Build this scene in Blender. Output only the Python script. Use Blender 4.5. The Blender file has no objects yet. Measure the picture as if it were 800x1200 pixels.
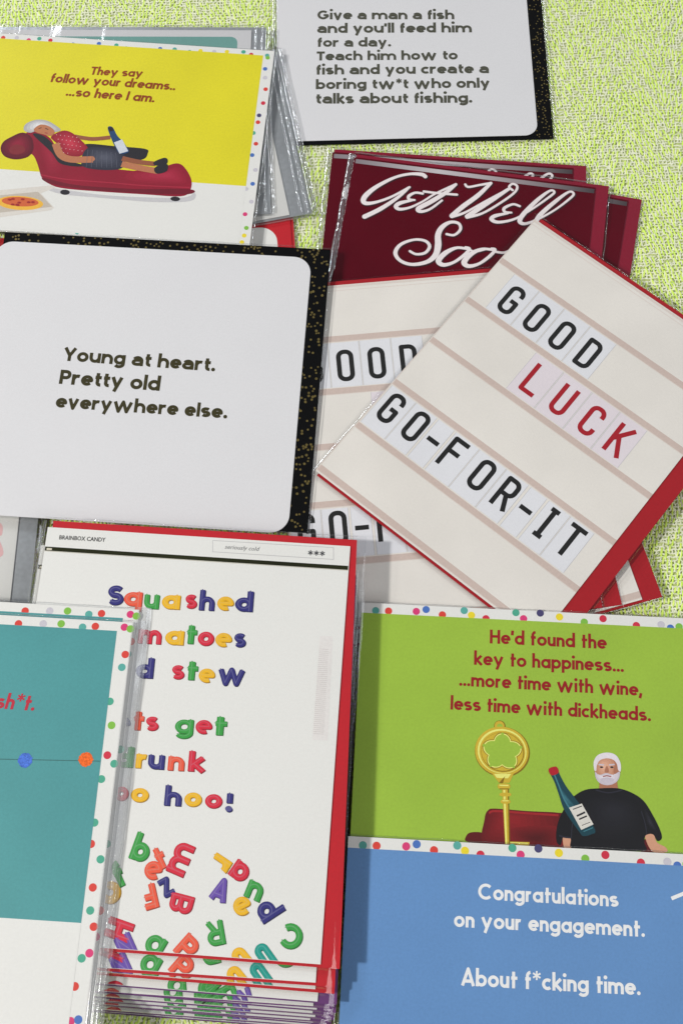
import bpy, bmesh, math, random
import numpy as np
from mathutils import Vector, Matrix
from mathutils.geometry import delaunay_2d_cdt

# ------------------------------------------------------------------ camera, world, lamps, exposure
S = bpy.context.scene
COL = S.collection
CH = 0.55                      # camera height above the table (m)
F, TH, RO = 1400.0, math.radians(18.3), math.radians(-2.5)
cd = bpy.data.cameras.new('camera'); cam = bpy.data.objects.new('camera', cd); COL.objects.link(cam)
cd.sensor_fit = 'VERTICAL'; cd.sensor_height = 24.0; cd.lens = 24.0 * F / 1200.0
cd.clip_start = 0.01; cd.clip_end = 50
CAMR = Matrix.Rotation(TH, 3, 'X') @ Matrix.Rotation(RO, 3, 'Z')
cam.matrix_world = Matrix.Translation((0, 0, CH)) @ CAMR.to_4x4()
S.camera = cam

W = bpy.data.worlds.new('World'); S.world = W; W.use_nodes = True
W.node_tree.nodes['Background'].inputs[0].default_value = (0.93, 0.96, 1.0, 1)
W.node_tree.nodes['Background'].inputs[1].default_value = 0.10

def lamp(name, loc, target, sx, sy, power, color=(1, 1, 1)):
    l = bpy.data.lights.new(name, 'AREA'); l.shape = 'RECTANGLE'; l.size = sx; l.size_y = sy
    l.energy = power; l.color = color
    o = bpy.data.objects.new(name, l); COL.objects.link(o); o.location = loc
    o.rotation_euler = (Vector(target) - Vector(loc)).to_track_quat('-Z', 'Y').to_euler()
    return o
lamp('hall_lamp', (-1.15, -0.15, 1.38), (0, 0.2, 0), 0.10, 0.10, 22, (1.0, 0.97, 0.92))
lamp('fill_panel', (1.5, -1.0, 2.3), (0, 0.2, 0), 1.2, 1.2, 22, (1.0, 0.98, 0.95))  # unseen soft fill, added to lift the shadows
lamp('fill_panel', (2.2, 0.8, 1.9), (0, 0.2, 0), 0.8, 1.2, 9, (0.90, 0.95, 1.0))  # second added fill, out of view on the right
lamp('tube_lamp', (-1.25, 2.2, 1.8), (0, 0.2, 0), 0.7, 0.22, 17, (0.92, 0.96, 1.0))
lamp('tube_lamp', (1.6, 2.4, 1.8), (0, 0.2, 0), 0.7, 0.22, 12, (0.92, 0.96, 1.0))

S.view_settings.view_transform = 'Standard'; S.view_settings.look = 'None'
S.view_settings.exposure = 0.0; S.view_settings.gamma = 1.0; S.view_settings.use_curve_mapping = False
S.cycles.max_bounces = 8; S.cycles.transparent_max_bounces = 40
S.cycles.caustics_reflective = False; S.cycles.caustics_refractive = False
MM = 0.001

# ------------------------------------------------------------------ materials
def lin(c):
    return tuple(((v / 255) / 12.92 if v / 255 <= 0.04045 else ((v / 255 + 0.055) / 1.055) ** 2.4) for v in c)
MATS = {}
def mat(rgb, rough=0.5, grain=0.04, gscale=900, bump=0.0, metal=0.0, spec=0.4, key=None, mott=0.03):
    """paper or ink: flat colour with fine paper grain and faint mottling"""
    k = (tuple(rgb), rough, grain, gscale, bump, metal, spec, mott)
    if k in MATS: return MATS[k]
    m = bpy.data.materials.new('paper_ink'); m.use_nodes = True
    nt = m.node_tree; N = nt.nodes; b = N['Principled BSDF']
    base = [min(v / 0.80, 0.92) for v in lin(rgb)]
    tc = N.new('ShaderNodeTexCoord')
    n1 = N.new('ShaderNodeTexNoise'); n1.inputs['Scale'].default_value = gscale; n1.inputs['Detail'].default_value = 3
    n2 = N.new('ShaderNodeTexNoise'); n2.inputs['Scale'].default_value = 22; n2.inputs['Detail'].default_value = 4
    nt.links.new(tc.outputs['Object'], n1.inputs['Vector']); nt.links.new(tc.outputs['Object'], n2.inputs['Vector'])
    def ramp(n, amp):
        r = N.new('ShaderNodeMapRange'); r.inputs[1].default_value = 0.3; r.inputs[2].default_value = 0.7
        r.inputs[3].default_value = 1 - amp; r.inputs[4].default_value = 1 + amp
        nt.links.new(n.outputs[0], r.inputs[0]); return r
    r1, r2 = ramp(n1, grain), ramp(n2, mott)
    mu = N.new('ShaderNodeMath'); mu.operation = 'MULTIPLY'
    nt.links.new(r1.outputs[0], mu.inputs[0]); nt.links.new(r2.outputs[0], mu.inputs[1])
    v = N.new('ShaderNodeVectorMath'); v.operation = 'SCALE'; v.inputs[0].default_value = base
    nt.links.new(mu.outputs[0], v.inputs['Scale']); nt.links.new(v.outputs[0], b.inputs['Base Color'])
    b.inputs['Roughness'].default_value = rough; b.inputs['Metallic'].default_value = metal
    b.inputs['Specular IOR Level'].default_value = spec
    if bump:
        bp = N.new('ShaderNodeBump'); bp.inputs['Strength'].default_value = bump; bp.inputs['Distance'].default_value = 0.0003
        nt.links.new(n1.outputs[0], bp.inputs['Height']); nt.links.new(bp.outputs[0], b.inputs['Normal'])
    MATS[k] = m; return m

def foil(rgb):
    k = ('foil', tuple(rgb))
    if k in MATS: return MATS[k]
    m = mat(rgb, rough=0.30, grain=0.08, gscale=500, bump=0.2, metal=0.45, spec=0.6, mott=0.12)
    MATS[k] = m; return m

def film(name, haze=0.0, rough=0.05, tint=(0.97, 0.975, 0.98), wr=0.35, scale=60, gain=1.0, stretch=None):
    m = bpy.data.materials.new(name); m.use_nodes = True
    nt = m.node_tree; N = nt.nodes; N.remove(N['Principled BSDF']); out = N['Material Output']
    t = N.new('ShaderNodeBsdfTransparent'); t.inputs[0].default_value = (*tint, 1)
    g = N.new('ShaderNodeBsdfGlossy'); g.inputs['Roughness'].default_value = rough; g.inputs[0].default_value = (1, 1, 1, 1)
    d = N.new('ShaderNodeBsdfDiffuse'); d.inputs[0].default_value = (0.85, 0.87, 0.9, 1)
    fr = N.new('ShaderNodeLayerWeight'); fr.inputs[0].default_value = 0.5      # same on both faces of the thin film
    pw = N.new('ShaderNodeMath'); pw.operation = 'POWER'; pw.inputs[1].default_value = 4.5; nt.links.new(fr.outputs['Facing'], pw.inputs[0])
    sa = N.new('ShaderNodeMath'); sa.operation = 'MULTIPLY_ADD'; sa.inputs[1].default_value = 0.93; sa.inputs[2].default_value = 0.042; nt.links.new(pw.outputs[0], sa.inputs[0])
    tc = N.new('ShaderNodeTexCoord'); n = N.new('ShaderNodeTexNoise'); n.inputs['Scale'].default_value = scale
    n.inputs['Detail'].default_value = 3; n.inputs['Distortion'].default_value = 0.6
    if stretch:
        mp = N.new('ShaderNodeMapping'); mp.inputs['Scale'].default_value = stretch
        nt.links.new(tc.outputs['Object'], mp.inputs['Vector']); nt.links.new(mp.outputs[0], n.inputs['Vector'])
    else: nt.links.new(tc.outputs['Object'], n.inputs['Vector'])
    bp = N.new('ShaderNodeBump'); bp.inputs['Strength'].default_value = wr; bp.inputs['Distance'].default_value = 0.002
    nt.links.new(n.outputs[0], bp.inputs['Height'])
    nt.links.new(bp.outputs[0], g.inputs['Normal']); nt.links.new(bp.outputs[0], fr.inputs['Normal'])
    mu = N.new('ShaderNodeMath'); mu.operation = 'MULTIPLY'; mu.inputs[1].default_value = gain; mu.use_clamp = True
    nt.links.new(sa.outputs[0], mu.inputs[0])
    mx = N.new('ShaderNodeMixShader'); nt.links.new(mu.outputs[0], mx.inputs[0]); nt.links.new(t.outputs[0], mx.inputs[1]); nt.links.new(g.outputs[0], mx.inputs[2])
    last = mx
    if haze:
        m2 = N.new('ShaderNodeMixShader'); m2.inputs[0].default_value = haze
        nt.links.new(mx.outputs[0], m2.inputs[1]); nt.links.new(d.outputs[0], m2.inputs[2]); last = m2
    nt.links.new(last.outputs[0], out.inputs[0])
    return m
FILM = film('clear_film', wr=0.05, scale=45)
SEAM = film('crinkled_film', haze=0.08, rough=0.11, tint=(0.96, 0.965, 0.97), wr=0.25, scale=260, gain=5.0)
CRINK = film('loose_crinkled_film', haze=0.03, rough=0.09, tint=(0.93, 0.935, 0.94), wr=0.9, scale=42, gain=2.6, stretch=(1, .16, 1))
FOLD = film('folded_film', haze=0.15, rough=0.12, tint=(0.99, 0.99, 0.995), wr=0.15, scale=60, gain=1.6, stretch=(1, .1, 1))
FLAP = film('film_flap', haze=0.045, rough=0.12, tint=(0.93, 0.935, 0.94), wr=0.5, scale=90, gain=1.3)

# ------------------------------------------------------------------ object helpers
def mk(name, verts, faces, mats, parent=None, fm=None, smooth=False):
    me = bpy.data.meshes.new(name); me.from_pydata([tuple(v) for v in verts], [], faces)
    for m in (mats if isinstance(mats, (list, tuple)) else [mats]): me.materials.append(m)
    if fm is not None: me.polygons.foreach_set('material_index', fm)
    if smooth: me.polygons.foreach_set('use_smooth', [True] * len(me.polygons))
    me.update()
    o = bpy.data.objects.new(name, me); COL.objects.link(o)
    if parent: o.parent = parent
    return o
def child(name, me, parent):
    o = bpy.data.objects.new(name, me); COL.objects.link(o); o.parent = parent; return o

def ray(px):
    v = Vector((px[0] - 400, -(px[1] - 600), -F)); return CAMR @ v
def at(px, z):
    d = ray(px); t = (z - CH) / d.z; return Vector((0, 0, CH)) + d * t

FZ = 1.15 * MM      # height of a card's printed face above its own underside
class Card:
    """a packed card: its frame is a plane on the table, x along the top edge, y down the card (positive)"""
    def __init__(s, name, label, cat, p0, p1, z0, z1, dz=0.0, group=None):
        A, B = at(p0, z0 * MM), at(p1, z1 * MM)
        x = (B - A).normalized(); y = Vector((0, 0, 1)).cross(x).normalized()
        y = (y + Vector((0, 0, -dz))).normalized(); y = (y - x * y.dot(x)).normalized()   # dz: rise per metre going down the card
        n = x.cross(y)
        s.R = Matrix((x, y, n)).transposed(); s.O = A - n * FZ; s.A = A; s.n = n; s.x = x; s.y = y
        s.root = bpy.data.objects.new(name, None); COL.objects.link(s.root); s.root.empty_display_size = 0.01
        s.root.matrix_world = Matrix.Translation(s.O) @ s.R.to_4x4()
        s.root['label'] = label; s.root['category'] = cat
        if group: s.root['group'] = group
    def L(s, px):
        d = ray(px); c = Vector((0, 0, CH)); t = (s.A - c).dot(s.n) / d.dot(s.n)
        p = c + d * t - s.A; return (p.dot(s.x), p.dot(s.y))      # y is negative going down
    def LL(s, pts): return [s.L(p) for p in pts]

def slab(name, x0, x1, y0, y1, z0, z1, m, parent, r=0.0, corners=(1, 1, 1, 1), bow=0.0):
    """flat sheet with thickness; y0 is the top edge, y1 the bottom (negative numbers); r rounds the corners"""
    pts = []
    cs = [(x0, y1, 180, 0), (x1, y1, 270, 1), (x1, y0, 0, 2), (x0, y0, 90, 3)]
    for (cx, cy, a0, k) in cs:
        if r and corners[k]:
            ix = cx + r if cx == x0 else cx - r; iy = cy + r if cy == y1 else cy - r
            for j in range(13):
                a = math.radians(a0 + 90 * j / 12); pts.append((ix + r * math.cos(a), iy + r * math.sin(a)))
        else: pts.append((cx, cy))
    n = len(pts)
    V = [(p[0], p[1], z0) for p in pts] + [(p[0], p[1], z1) for p in pts]
    Fc = [tuple(range(n, 2 * n)), tuple(range(n - 1, -1, -1))] + [(i, (i + 1) % n, (i + 1) % n + n, i + n) for i in range(n)]
    return mk(name, V, Fc, m, parent)

def flat(name, polys, parent, layer, m=None):
    """printed shapes: polys = list of (points, material); each goes in at its own ink layer"""
    V, Fc, fm, ms = [], [], [], []
    for i, (pts, mm) in enumerate(polys):
        if mm not in ms: ms.append(mm)
        z = FZ + (layer + i * 0.085) * 0.02 * MM
        b = len(V); V += [(p[0], p[1], z) for p in pts]; Fc.append(tuple(range(b, b + len(pts)))); fm.append(ms.index(mm))
    o = mk(name, V, Fc, ms, parent, fm)
    fix_up(o.data); return o
def fix_up(me):
    bm = bmesh.new(); bm.from_mesh(me)
    bmesh.ops.triangulate(bm, faces=[f for f in bm.faces if len(f.verts) > 4])
    bm.normal_update()
    for f in bm.faces:
        if f.normal.z < 0: f.normal_flip()
    bm.to_mesh(me); bm.free()

def spline(pts, closed=True, n=5):
    P = [Vector((p[0], p[1])) for p in pts]; out = []; m = len(P)
    rng = range(m) if closed else range(m - 1)
    for i in rng:
        if closed: a, b, c, d = P[(i - 1) % m], P[i], P[(i + 1) % m], P[(i + 2) % m]
        else: a, b, c, d = P[max(i - 1, 0)], P[i], P[i + 1], P[min(i + 2, m - 1)]
        for j in range(n):
            t = j / n
            q = 0.5 * ((2 * b) + (c - a) * t + (2 * a - 5 * b + 4 * c - d) * t * t + (3 * b - a - 3 * c + d) * t ** 3)
            out.append((q.x, q.y))
    if not closed: out.append((P[-1].x, P[-1].y))
    return out
def circ(cx, cy, r, n=20, ry=None): return [(cx + r * math.cos(2 * math.pi * i / n), cy + (ry or r) * math.sin(2 * math.pi * i / n)) for i in range(n)]

# ------------------------------------------------------------------ crinkled clear sleeve round a pack
def sleeve(c, x0, x1, y0, y1, seed=0, ml=2.5, mr=2.5, mt=2.0, mb=2.0, crink=(1, 1, 0, 0), zt=1.55, fm=None, fold=0, extra=()):
    rnd = random.Random(seed)
    def axis(a, b, ma, mb_, n):
        return [a - ma * MM, a - ma * MM * 0.5, a, a + .4 * MM] + [a + (b - a) * i / n for i in range(1, n)] + [b - .4 * MM, b, b + mb_ * MM * 0.5, b + mb_ * MM]
    X = axis(x0, x1, ml, mr, 18); Y = axis(y1, y0, mb, mt, 22)
    ph = [rnd.uniform(0, 6.28) for _ in range(6)]
    V = []; nx, ny = len(X), len(Y)
    for j, y in enumerate(Y):
        for i, x in enumerate(X):
            ex = min(i, nx - 1 - i, 2) / 2; ey = min(j, ny - 1 - j, 2) / 2; e = min(ex, ey)
            w = 0.025 * math.sin(x * 90 + ph[0] + 2 * math.sin(y * 40 + ph[1])) + 0.02 * math.sin(y * 120 + x * 60 + ph[2])
            z = (0.35 + (zt - 0.35) * (e ** 0.6)) + w * (1 if e == 1 else 1.6)
            dx = dy = 0
            if e < 1: dx = rnd.uniform(-.25, .25); dy = rnd.uniform(-.15, .15)
            V.append((x + dx * MM, y + dy * MM, z * MM))
    Fc = [(j * nx + i, j * nx + i + 1, (j + 1) * nx + i + 1, (j + 1) * nx + i) for j in range(ny - 1) for i in range(nx - 1)]
    o = mk('plastic_sleeve', V, Fc, fm or FILM, c.root, smooth=True)
    # crinkled seams: left, right, top, bottom
    def seam(ax, ay, bx, by, ox, oy, wdt, z0_=.45):
        L_ = math.hypot(bx - ax, by - ay); n = max(12, int(L_ / (0.8 * MM))); V2 = []; wob = 0; ht = .6; K = 7
        for i in range(n + 1):
            t = i / n; wob = wob * 0.85 + rnd.uniform(-.10, .10); ht = ht * .7 + .3 * rnd.uniform(.25, 1.0)
            for k in range(K):
                an = math.pi * k / (K - 1); q = (1 - math.cos(an)) / 2 * wdt; hh = z0_ + math.sin(an) * (.10 + ht * .26) * max(wdt, .5) * .9 + rnd.uniform(-.022, .022) * (0 < k < K - 1)
                V2.append((ax + (bx - ax) * t + ox * (q + wob) * MM, ay + (by - ay) * t + oy * (q + wob) * MM, hh * MM))
        F2 = [(i * K + k, i * K + k + 1, (i + 1) * K + k + 1, (i + 1) * K + k) for i in range(n) for k in range(K - 1)]
        mk('sleeve_seam', V2, F2, SEAM, c.root, smooth=True)
    if crink[0]: seam(x0 - ml * MM * .7, y0, x0 - ml * MM * .7, y1, -1, 0, crink[0])
    if crink[1]: seam(x1 + mr * MM * .7, y0, x1 + mr * MM * .7, y1, 1, 0, crink[1])
    if crink[2]: seam(x0, y0 + mt * MM * .7, x1, y0 + mt * MM * .7, 0, 1, crink[2])
    if crink[3]: seam(x0, y1 - mb * MM * .7, x1, y1 - mb * MM * .7, 0, -1, crink[3])
    for off_, w_ in extra: seam(x1 - off_ * MM, y0, x1 - (off_ + .8) * MM, y1, 1, 0, w_, 1.7)
    if fold:      # the sleeve's spare width rolled over along the right edge
        xa = x1 - .8 * MM; n = 60; V3 = []; w_ = fold
        for j in range(n + 1):
            y = y0 + (y1 - y0) * j / n + (1.0 - 2.0 * j / n) * MM
            wob = .25 * math.sin(j * .31 + seed) + .15 * math.sin(j * .83)
            prof = [(0, .5), (.08, 1.35), (.2, 1.75), (.32, 1.6), (.42, 1.15), (.5, 1.5), (.6, 1.8), (.72, 1.55), (.84, .95), (1.0, .45)]
            for k, (q, z) in enumerate(prof): V3.append((xa + (q * w_ + wob * q) * MM, y, (z + .08 * math.sin(j * .5 + k)) * MM))
        m_ = len(prof); mk('sleeve_fold', V3, [(j * m_ + k, j * m_ + k + 1, (j + 1) * m_ + k + 1, (j + 1) * m_ + k) for j in range(n) for k in range(m_ - 1)], FOLD, c.root, smooth=True)
    return o

# ------------------------------------------------------------------ lettering: stroke skeletons widened into flat print
def arc(cx, cy, rx, ry, a0, a1, n=None):
    n = n or max(3, int(abs(a1 - a0) / 15))
    return [(cx + rx * math.cos(math.radians(a0 + (a1 - a0) * i / n)), cy + ry * math.sin(math.radians(a0 + (a1 - a0) * i / n))) for i in range(n + 1)]
def skeleton(ch, st):
    w, X, C, A, D = st['w'], st['X'], st['C'], st['A'], st['D']
    h = w / 2; kx = st.get('wide', 1.0)
    rx = (X * kx - w) / 2; ry = (X - w) / 2; cy = X / 2; cx = h + rx; R = h + 2 * rx
    nx = st.get('nw', 0.86) * X * kx - w; nr = nx / 2       # arch width of n h u
    out = []; adv = None
    def s(*p): out.append(list(p))
    def ap(l): out.append(l)
    dot = lambda x, y, r=None: out.append(('dot', x, y, r or w * st.get('dotr', 0.60)))
    if ch == ' ': return [], st.get('space', 0.30)
    if ch == 'o': ap(arc(cx, cy, rx, ry, 0, 360, 28)); adv = R + h
    elif ch in 'adqbpg' and not (ch == 'a' and st.get('twoa')):
        ap(arc(cx, cy, rx, ry, 0, 360, 28))
        if ch == 'a': s((R, 0), (R, X))
        if ch == 'd': s((R, 0), (R, A))
        if ch == 'q': s((R, -D), (R, X))
        if ch == 'b': s((h, 0), (h, A))
        if ch == 'p': s((h, -D), (h, X))
        if ch == 'g': ap([(R, X)] + arc(cx, -D + h + ry * .8, rx, ry * .8, 0, -150))
        adv = R + h
    elif ch == 'a':
        r2 = nr * 1.02
        ap(arc(h + r2, X - h - r2 * .85, r2, r2 * .85, 150, 0) + [(h + 2 * r2, 0)])
        ap([(h + 2 * r2, X * .57), (h + r2 * .95, X * .57)] + arc(h + r2 * .85, X * .285 + h * .5, r2 * .85, X * .285 - h * .5, 90, 270)[1:] + [(h + r2 * 1.3, h * 1.0), (h + 2 * r2, X * .28)])
        adv = 2 * r2 + w
    elif ch == 'c': ap(arc(cx, cy, rx, ry, 48, 312)); adv = R * 0.93 + h * .3
    elif ch == 'e': ap([(h * 1.2, cy)] + [(R, cy)] + arc(cx, cy, rx, ry, 6, st.get('eend', 318))); adv = R + h * .9
    elif ch == 'f': x = h + X * .12; r = X * .30; ap([(x, 0), (x, A - h - r)] + arc(x + r, A - h - r, r, r, 180, 95)); s((x - X * .20, X - h), (x + X * .30, X - h)); adv = x + X * .36
    elif ch == 't': x = h + X * .16; s((x, 0), (x, A * .90)) if not st.get('hook') else ap([(x, A * .88), (x, h + X * .22)] + arc(x + X * .24, h + X * .22, X * .24, X * .22, 180, 285)); s((x - X * .22, X - h), (x + X * .34, X - h)); adv = x + X * .36
    elif ch in 'nhm':
        s((h, 0), (h, A if ch == 'h' else X))
        ap(arc(h + nr, X - h - nr, nr, nr, 170, 0) + [(h + nx, 0)])
        adv = nx + w
        if ch == 'm': ap(arc(h + nx + nr, X - h - nr, nr, nr, 180, 0) + [(h + 2 * nx, 0)]); adv = 2 * nx + w
    elif ch == 'r': s((h, 0), (h, X)); ap(arc(h + nr, X - h - nr, nr, nr, 170, 70)); adv = h + nr + h * 1.3
    elif ch == 'u': ap([(h, X), (h, h + nr)] + arc(h + nr, h + nr, nr, nr, 180, 360)); s((h + nx, 0), (h + nx, X)); adv = nx + w
    elif ch == 'l': s((h, 0), (h, A)); adv = w
    elif ch == 'i': s((h, 0), (h, X)); dot(h, X + w * 1.25, w * .62); adv = w
    elif ch == 'k': s((h, 0), (h, A)); s((h, X * .38), (h + X * .62, X)); s((h + X * .18, X * .50), (h + X * .68, 0)); adv = X * .74 + h
    elif ch == 's' or ch == 'S':
        H_ = X if ch == 's' else C; q = (H_ - w) / 4; r = H_ * (0.29 if ch == 's' else .27) * kx; x = h + r
        ap(arc(x, H_ - h - q, r, q, 35, 270) + arc(x, h + q, r, q, 90, -145)[1:]); adv = x + r + h
    elif ch == 'v': s((h, X), (h + X * .38, 0), (h + X * .76, X)); adv = X * .76 + w * 1.1
    elif ch == 'y': s((h * .9, X), (h + X * .40, h * .6)); s((h + X * .78, X), (h + X * .22, -D)); adv = X * .78 + w * 1.15
    elif ch == 'w': a = X * .36 * kx; s((h, X), (h + a, 0), (h + 2 * a, X), (h + 3 * a, 0), (h + 4 * a, X)); adv = 4 * a + w * 1.25
    elif ch == 'x': s((h, X), (h + X * .75, 0)); s((h, 0), (h + X * .75, X)); adv = X * .75 + w
    elif ch == 'T': b = C * .66 * kx; s((0, C - h), (b, C - h)); s((b / 2, 0), (b / 2, C)); adv = b
    elif ch == 'Y': s((h, C), (h + C * .36, C * .42)); s((h + C * .72, C), (h + C * .36, C * .42), (h + C * .36, 0)); adv = C * .72 + w
    elif ch == 'H': b = C * .72 * kx; s((h, 0), (h, C)); s((b - h, 0), (b - h, C)); s((h, C * .52), (b - h, C * .52)); adv = b
    elif ch == 'I': s((h, 0), (h, C)); adv = w
    elif ch == 'A': b = C * .82; s((h * .8, 0), (b / 2, C - h * .3), (b - h * .8, 0)); s((b * .22, C * .27), (b * .78, C * .27)); adv = b
    elif ch in 'CG':
        r = (C - w) / 2; ap(arc(h + r, C / 2, r * (1 if ch == 'C' else 1.04), r, 45, 315 if ch == 'C' else 345)); adv = w + 1.8 * r
        if ch == 'G': s((h + r * 1.1, C * .47), (h + 2.02 * r, C * .47), (h + 2.02 * r, C * .25)); adv = w + 2.1 * r
    elif ch in 'PRB':
        b = C * .30; r = C * .255; s((h, 0), (h, C)); cyy = C - h - r + h * .3; r = (C * .54 - h) / 2; cyy = C - h - r
        ap([(h, C - h), (h + b, C - h)] + arc(h + b, cyy, r * 1.05, r, 90, -90) + [(h, cyy - r)]); adv = h + b + r * 1.05 + h
        if ch == 'R': s((h + b * .8, cyy - r), (h + b + r * 1.1, 0)); adv += h * .3
        if ch == 'B':
            y0 = cyy - r; r2 = (y0 - h) / 2; ap([(h, y0), (h + b, y0)] + arc(h + b, h + r2, r2 * 1.2, r2, 90, -90) + [(h, h)])
    elif ch == 'F': s((h, 0), (h, C)); s((h, C - h), (C * .58, C - h)); s((h, C * .5), (C * .52, C * .5)); adv = C * .6
    elif ch == 'N': b = C * .74; s((h, 0), (h, C)); s((h, C - h * .6), (b - h, h * .6)); s((b - h, 0), (b - h, C)); adv = b
    elif ch == 'M': b = C * .84; s((h, 0), (h, C), (b / 2, C * .2), (b - h, C), (b - h, 0)); adv = b
    elif ch == 'Z': b = C * .62; s((0, C - h), (b - h, C - h), (h, h), (b, h)); adv = b
    elif ch == 'U': b = C * .62; r = (b - w) / 2; ap([(h, C), (h, h + r)] + arc(h + r, h + r, r, r, 180, 360) + [(b - h, C)]); adv = b
    elif ch == '.': dot(w * .6, w * .58); adv = w * 1.2
    elif ch == ',': s((w * .7, w * 1.05), (w * .25, -w * .9)); adv = w * 1.0
    elif ch == "'": s((h, C), (h * .7, C * .66)); adv = w
    elif ch == '!': s((h, C * st.get('bang', .32)), (h, C)); dot(h, w * .50, w * .58); adv = w
    elif ch == '*':
        c0 = (C * .26, C * .80); r = C * .26
        for k in range(6):
            a = math.radians(90 + 60 * k); s((*c0, w * .45), (c0[0] + r * math.cos(a), c0[1] + r * math.sin(a), w * .62))
        adv = C * .52
    elif ch == '-': s((0, C * .40), (C * .3, C * .40)); adv = C * .3
    else: adv = .3
    return out, adv
def box_letter(ch, w):
    """condensed sign-board capitals: unit height 1, width about .46"""
    h = w / 2; b = 0.50; r = .16; o = []
    def rr(x0, x1, y0, y1): return arc(x1 - r, y1 - r, r, r, 0, 90, 5) + arc(x0 + r, y1 - r, r, r, 90, 180, 5) + arc(x0 + r, y0 + r, r, r, 180, 270, 5) + arc(x1 - r, y0 + r, r, r, 270, 360, 5) + [(x1, y1 - r)]
    x0, x1, y0, y1 = h, b - h, h, 1 - h
    if ch == 'O': o.append(rr(x0, x1, y0, y1))
    if ch in 'CG':
        p = [(x1, .70)] + arc(x1 - r, y1 - r, r, r, 0, 90, 5) + arc(x0 + r, y1 - r, r, r, 90, 180, 5) + arc(x0 + r, y0 + r, r, r, 180, 270, 5) + arc(x1 - r, y0 + r, r, r, 270, 360, 5)
        o.append(p + ([(x1, .30)] if ch == 'C' else [(x1, .47), (x1 - .2, .47)]))
    if ch == 'U': o.append([(x0, 1)] + arc(x0 + r, y0 + r, r, r, 180, 270, 5) + arc(x1 - r, y0 + r, r, r, 270, 360, 5) + [(x1, 1)])
    if ch == 'D': o.append([(x0, h), (x0, 1 - h)] + arc(x1 - r, y1 - r, r, r, 90, 0, 5) + arc(x1 - r, y0 + r, r, r, 0, -90, 5) + [(x0, h), (x0, .3)])
    if ch == 'L': o += [[(x0, 1), (x0, h), (b, h)]]
    if ch == 'F': o += [[(x0, 0), (x0, y1), (b, y1)], [(x0, .53), (b - .06, .53)]]
    if ch == 'T': o += [[(b / 2, 0), (b / 2, 1)], [(0, y1), (b, y1)]]
    if ch == 'I': o += [[(b / 2, 0), (b / 2, 1)], [(.12, y1), (b - .12, y1)], [(.12, h), (b - .12, h)]]
    if ch == 'K': o += [[(x0, 0), (x0, 1)], [(b - .02, 1), (x0 + .02, .46)], [(x0 + .14, .56), (b, 0)]]
    if ch == 'R': o += [[(x0, 0), (x0, y1)] + arc(x1 - r, y1 - r, r, r, 90, 0, 5) + arc(x1 - r, .46 + r, r, r, 0, -90, 5) + [(x0, .46)], [(x0 + .2, .46), (b - .03, 0)]]
    if ch == '-': o += [[(.06, .45), (b - .06, .45)]]
    return o, b

def widen(strokes, w, round_cap=False, taper=None):
    """turn skeleton strokes into one clean triangulated union"""
    V, Fc = [], []
    def disc(x, y, r, n=14):
        b = len(V)
        for i in range(n): V.append(Vector((x + r * math.cos(6.28318 * i / n), y + r * math.sin(6.28318 * i / n))))
        Fc.append(list(range(b, b + n)))
    for st in strokes:
        if st[0] == 'dot': disc(st[1], st[2], st[3]); continue
        P = [Vector((p[0], p[1])) for p in st]; P = [p for i, p in enumerate(P) if i == 0 or (p - P[i - 1]).length > 1e-5]
        n = len(P); closed = (P[0] - P[-1]).length < 1e-4 and n > 4
        W_ = [(p[2] if len(p) > 2 else w) / 2 for p in st]
        W_ = W_[:n] + [W_[-1]] * (n - len(W_))
        dirs = [(P[i + 1] - P[i]).normalized() for i in range(n - 1)]
        for i in range(n - 1):
            d = dirs[i]
            def nrm(k, di):
                pd = dirs[k - 1] if k > 0 else (dirs[-1] if closed else di); nd = dirs[k] if k < n - 1 else (dirs[0] if closed else di)
                if pd.dot(nd) < 0.80: m = di
                else: m = (pd + nd).normalized()
                q = Vector((-m.y, m.x)); return q / max(0.5, q.dot(Vector((-di.y, di.x))))
            a, b_ = nrm(i, d) * W_[i], nrm(i + 1, d) * W_[i + 1]; b = len(V)
            V.extend([P[i] - a, P[i + 1] - b_, P[i + 1] + b_, P[i] + a]); Fc.append([b, b + 1, b + 2, b + 3])
            if i > 0 and dirs[i - 1].dot(d) < 0.80: disc(P[i].x, P[i].y, W_[i] * (0.98 if not round_cap else 1))
        if round_cap and not closed: disc(P[0].x, P[0].y, W_[0]); disc(P[-1].x, P[-1].y, W_[-1])
    if not V: return [], []
    r = delaunay_2d_cdt(V, [], Fc, 1, 1e-5)
    vv = np.array([(v.x, v.y) for v in r[0]]); tri = np.array([tuple(f) for f in r[2]]); cen = vv[tri].mean(axis=1); ok = np.zeros(len(tri), bool)
    for f in Fc:      # keep only triangles whose centre really lies in some stroke piece (counters stay open)
        q = np.array([(V[i].x, V[i].y) for i in f]); ins = np.zeros(len(tri), bool)
        for a, b in zip(q, np.roll(q, -1, axis=0)):
            c_ = (a[1] > cen[:, 1]) != (b[1] > cen[:, 1])
            if c_.any(): ins ^= c_ & (cen[:, 0] < (b[0] - a[0]) * (cen[:, 1] - a[1]) / (b[1] - a[1] + 1e-12) + a[0])
        ok |= ins
    return [tuple(p) for p in vv.tolist()], [tuple(int(i) for i in f) for f in tri[ok]]

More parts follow.
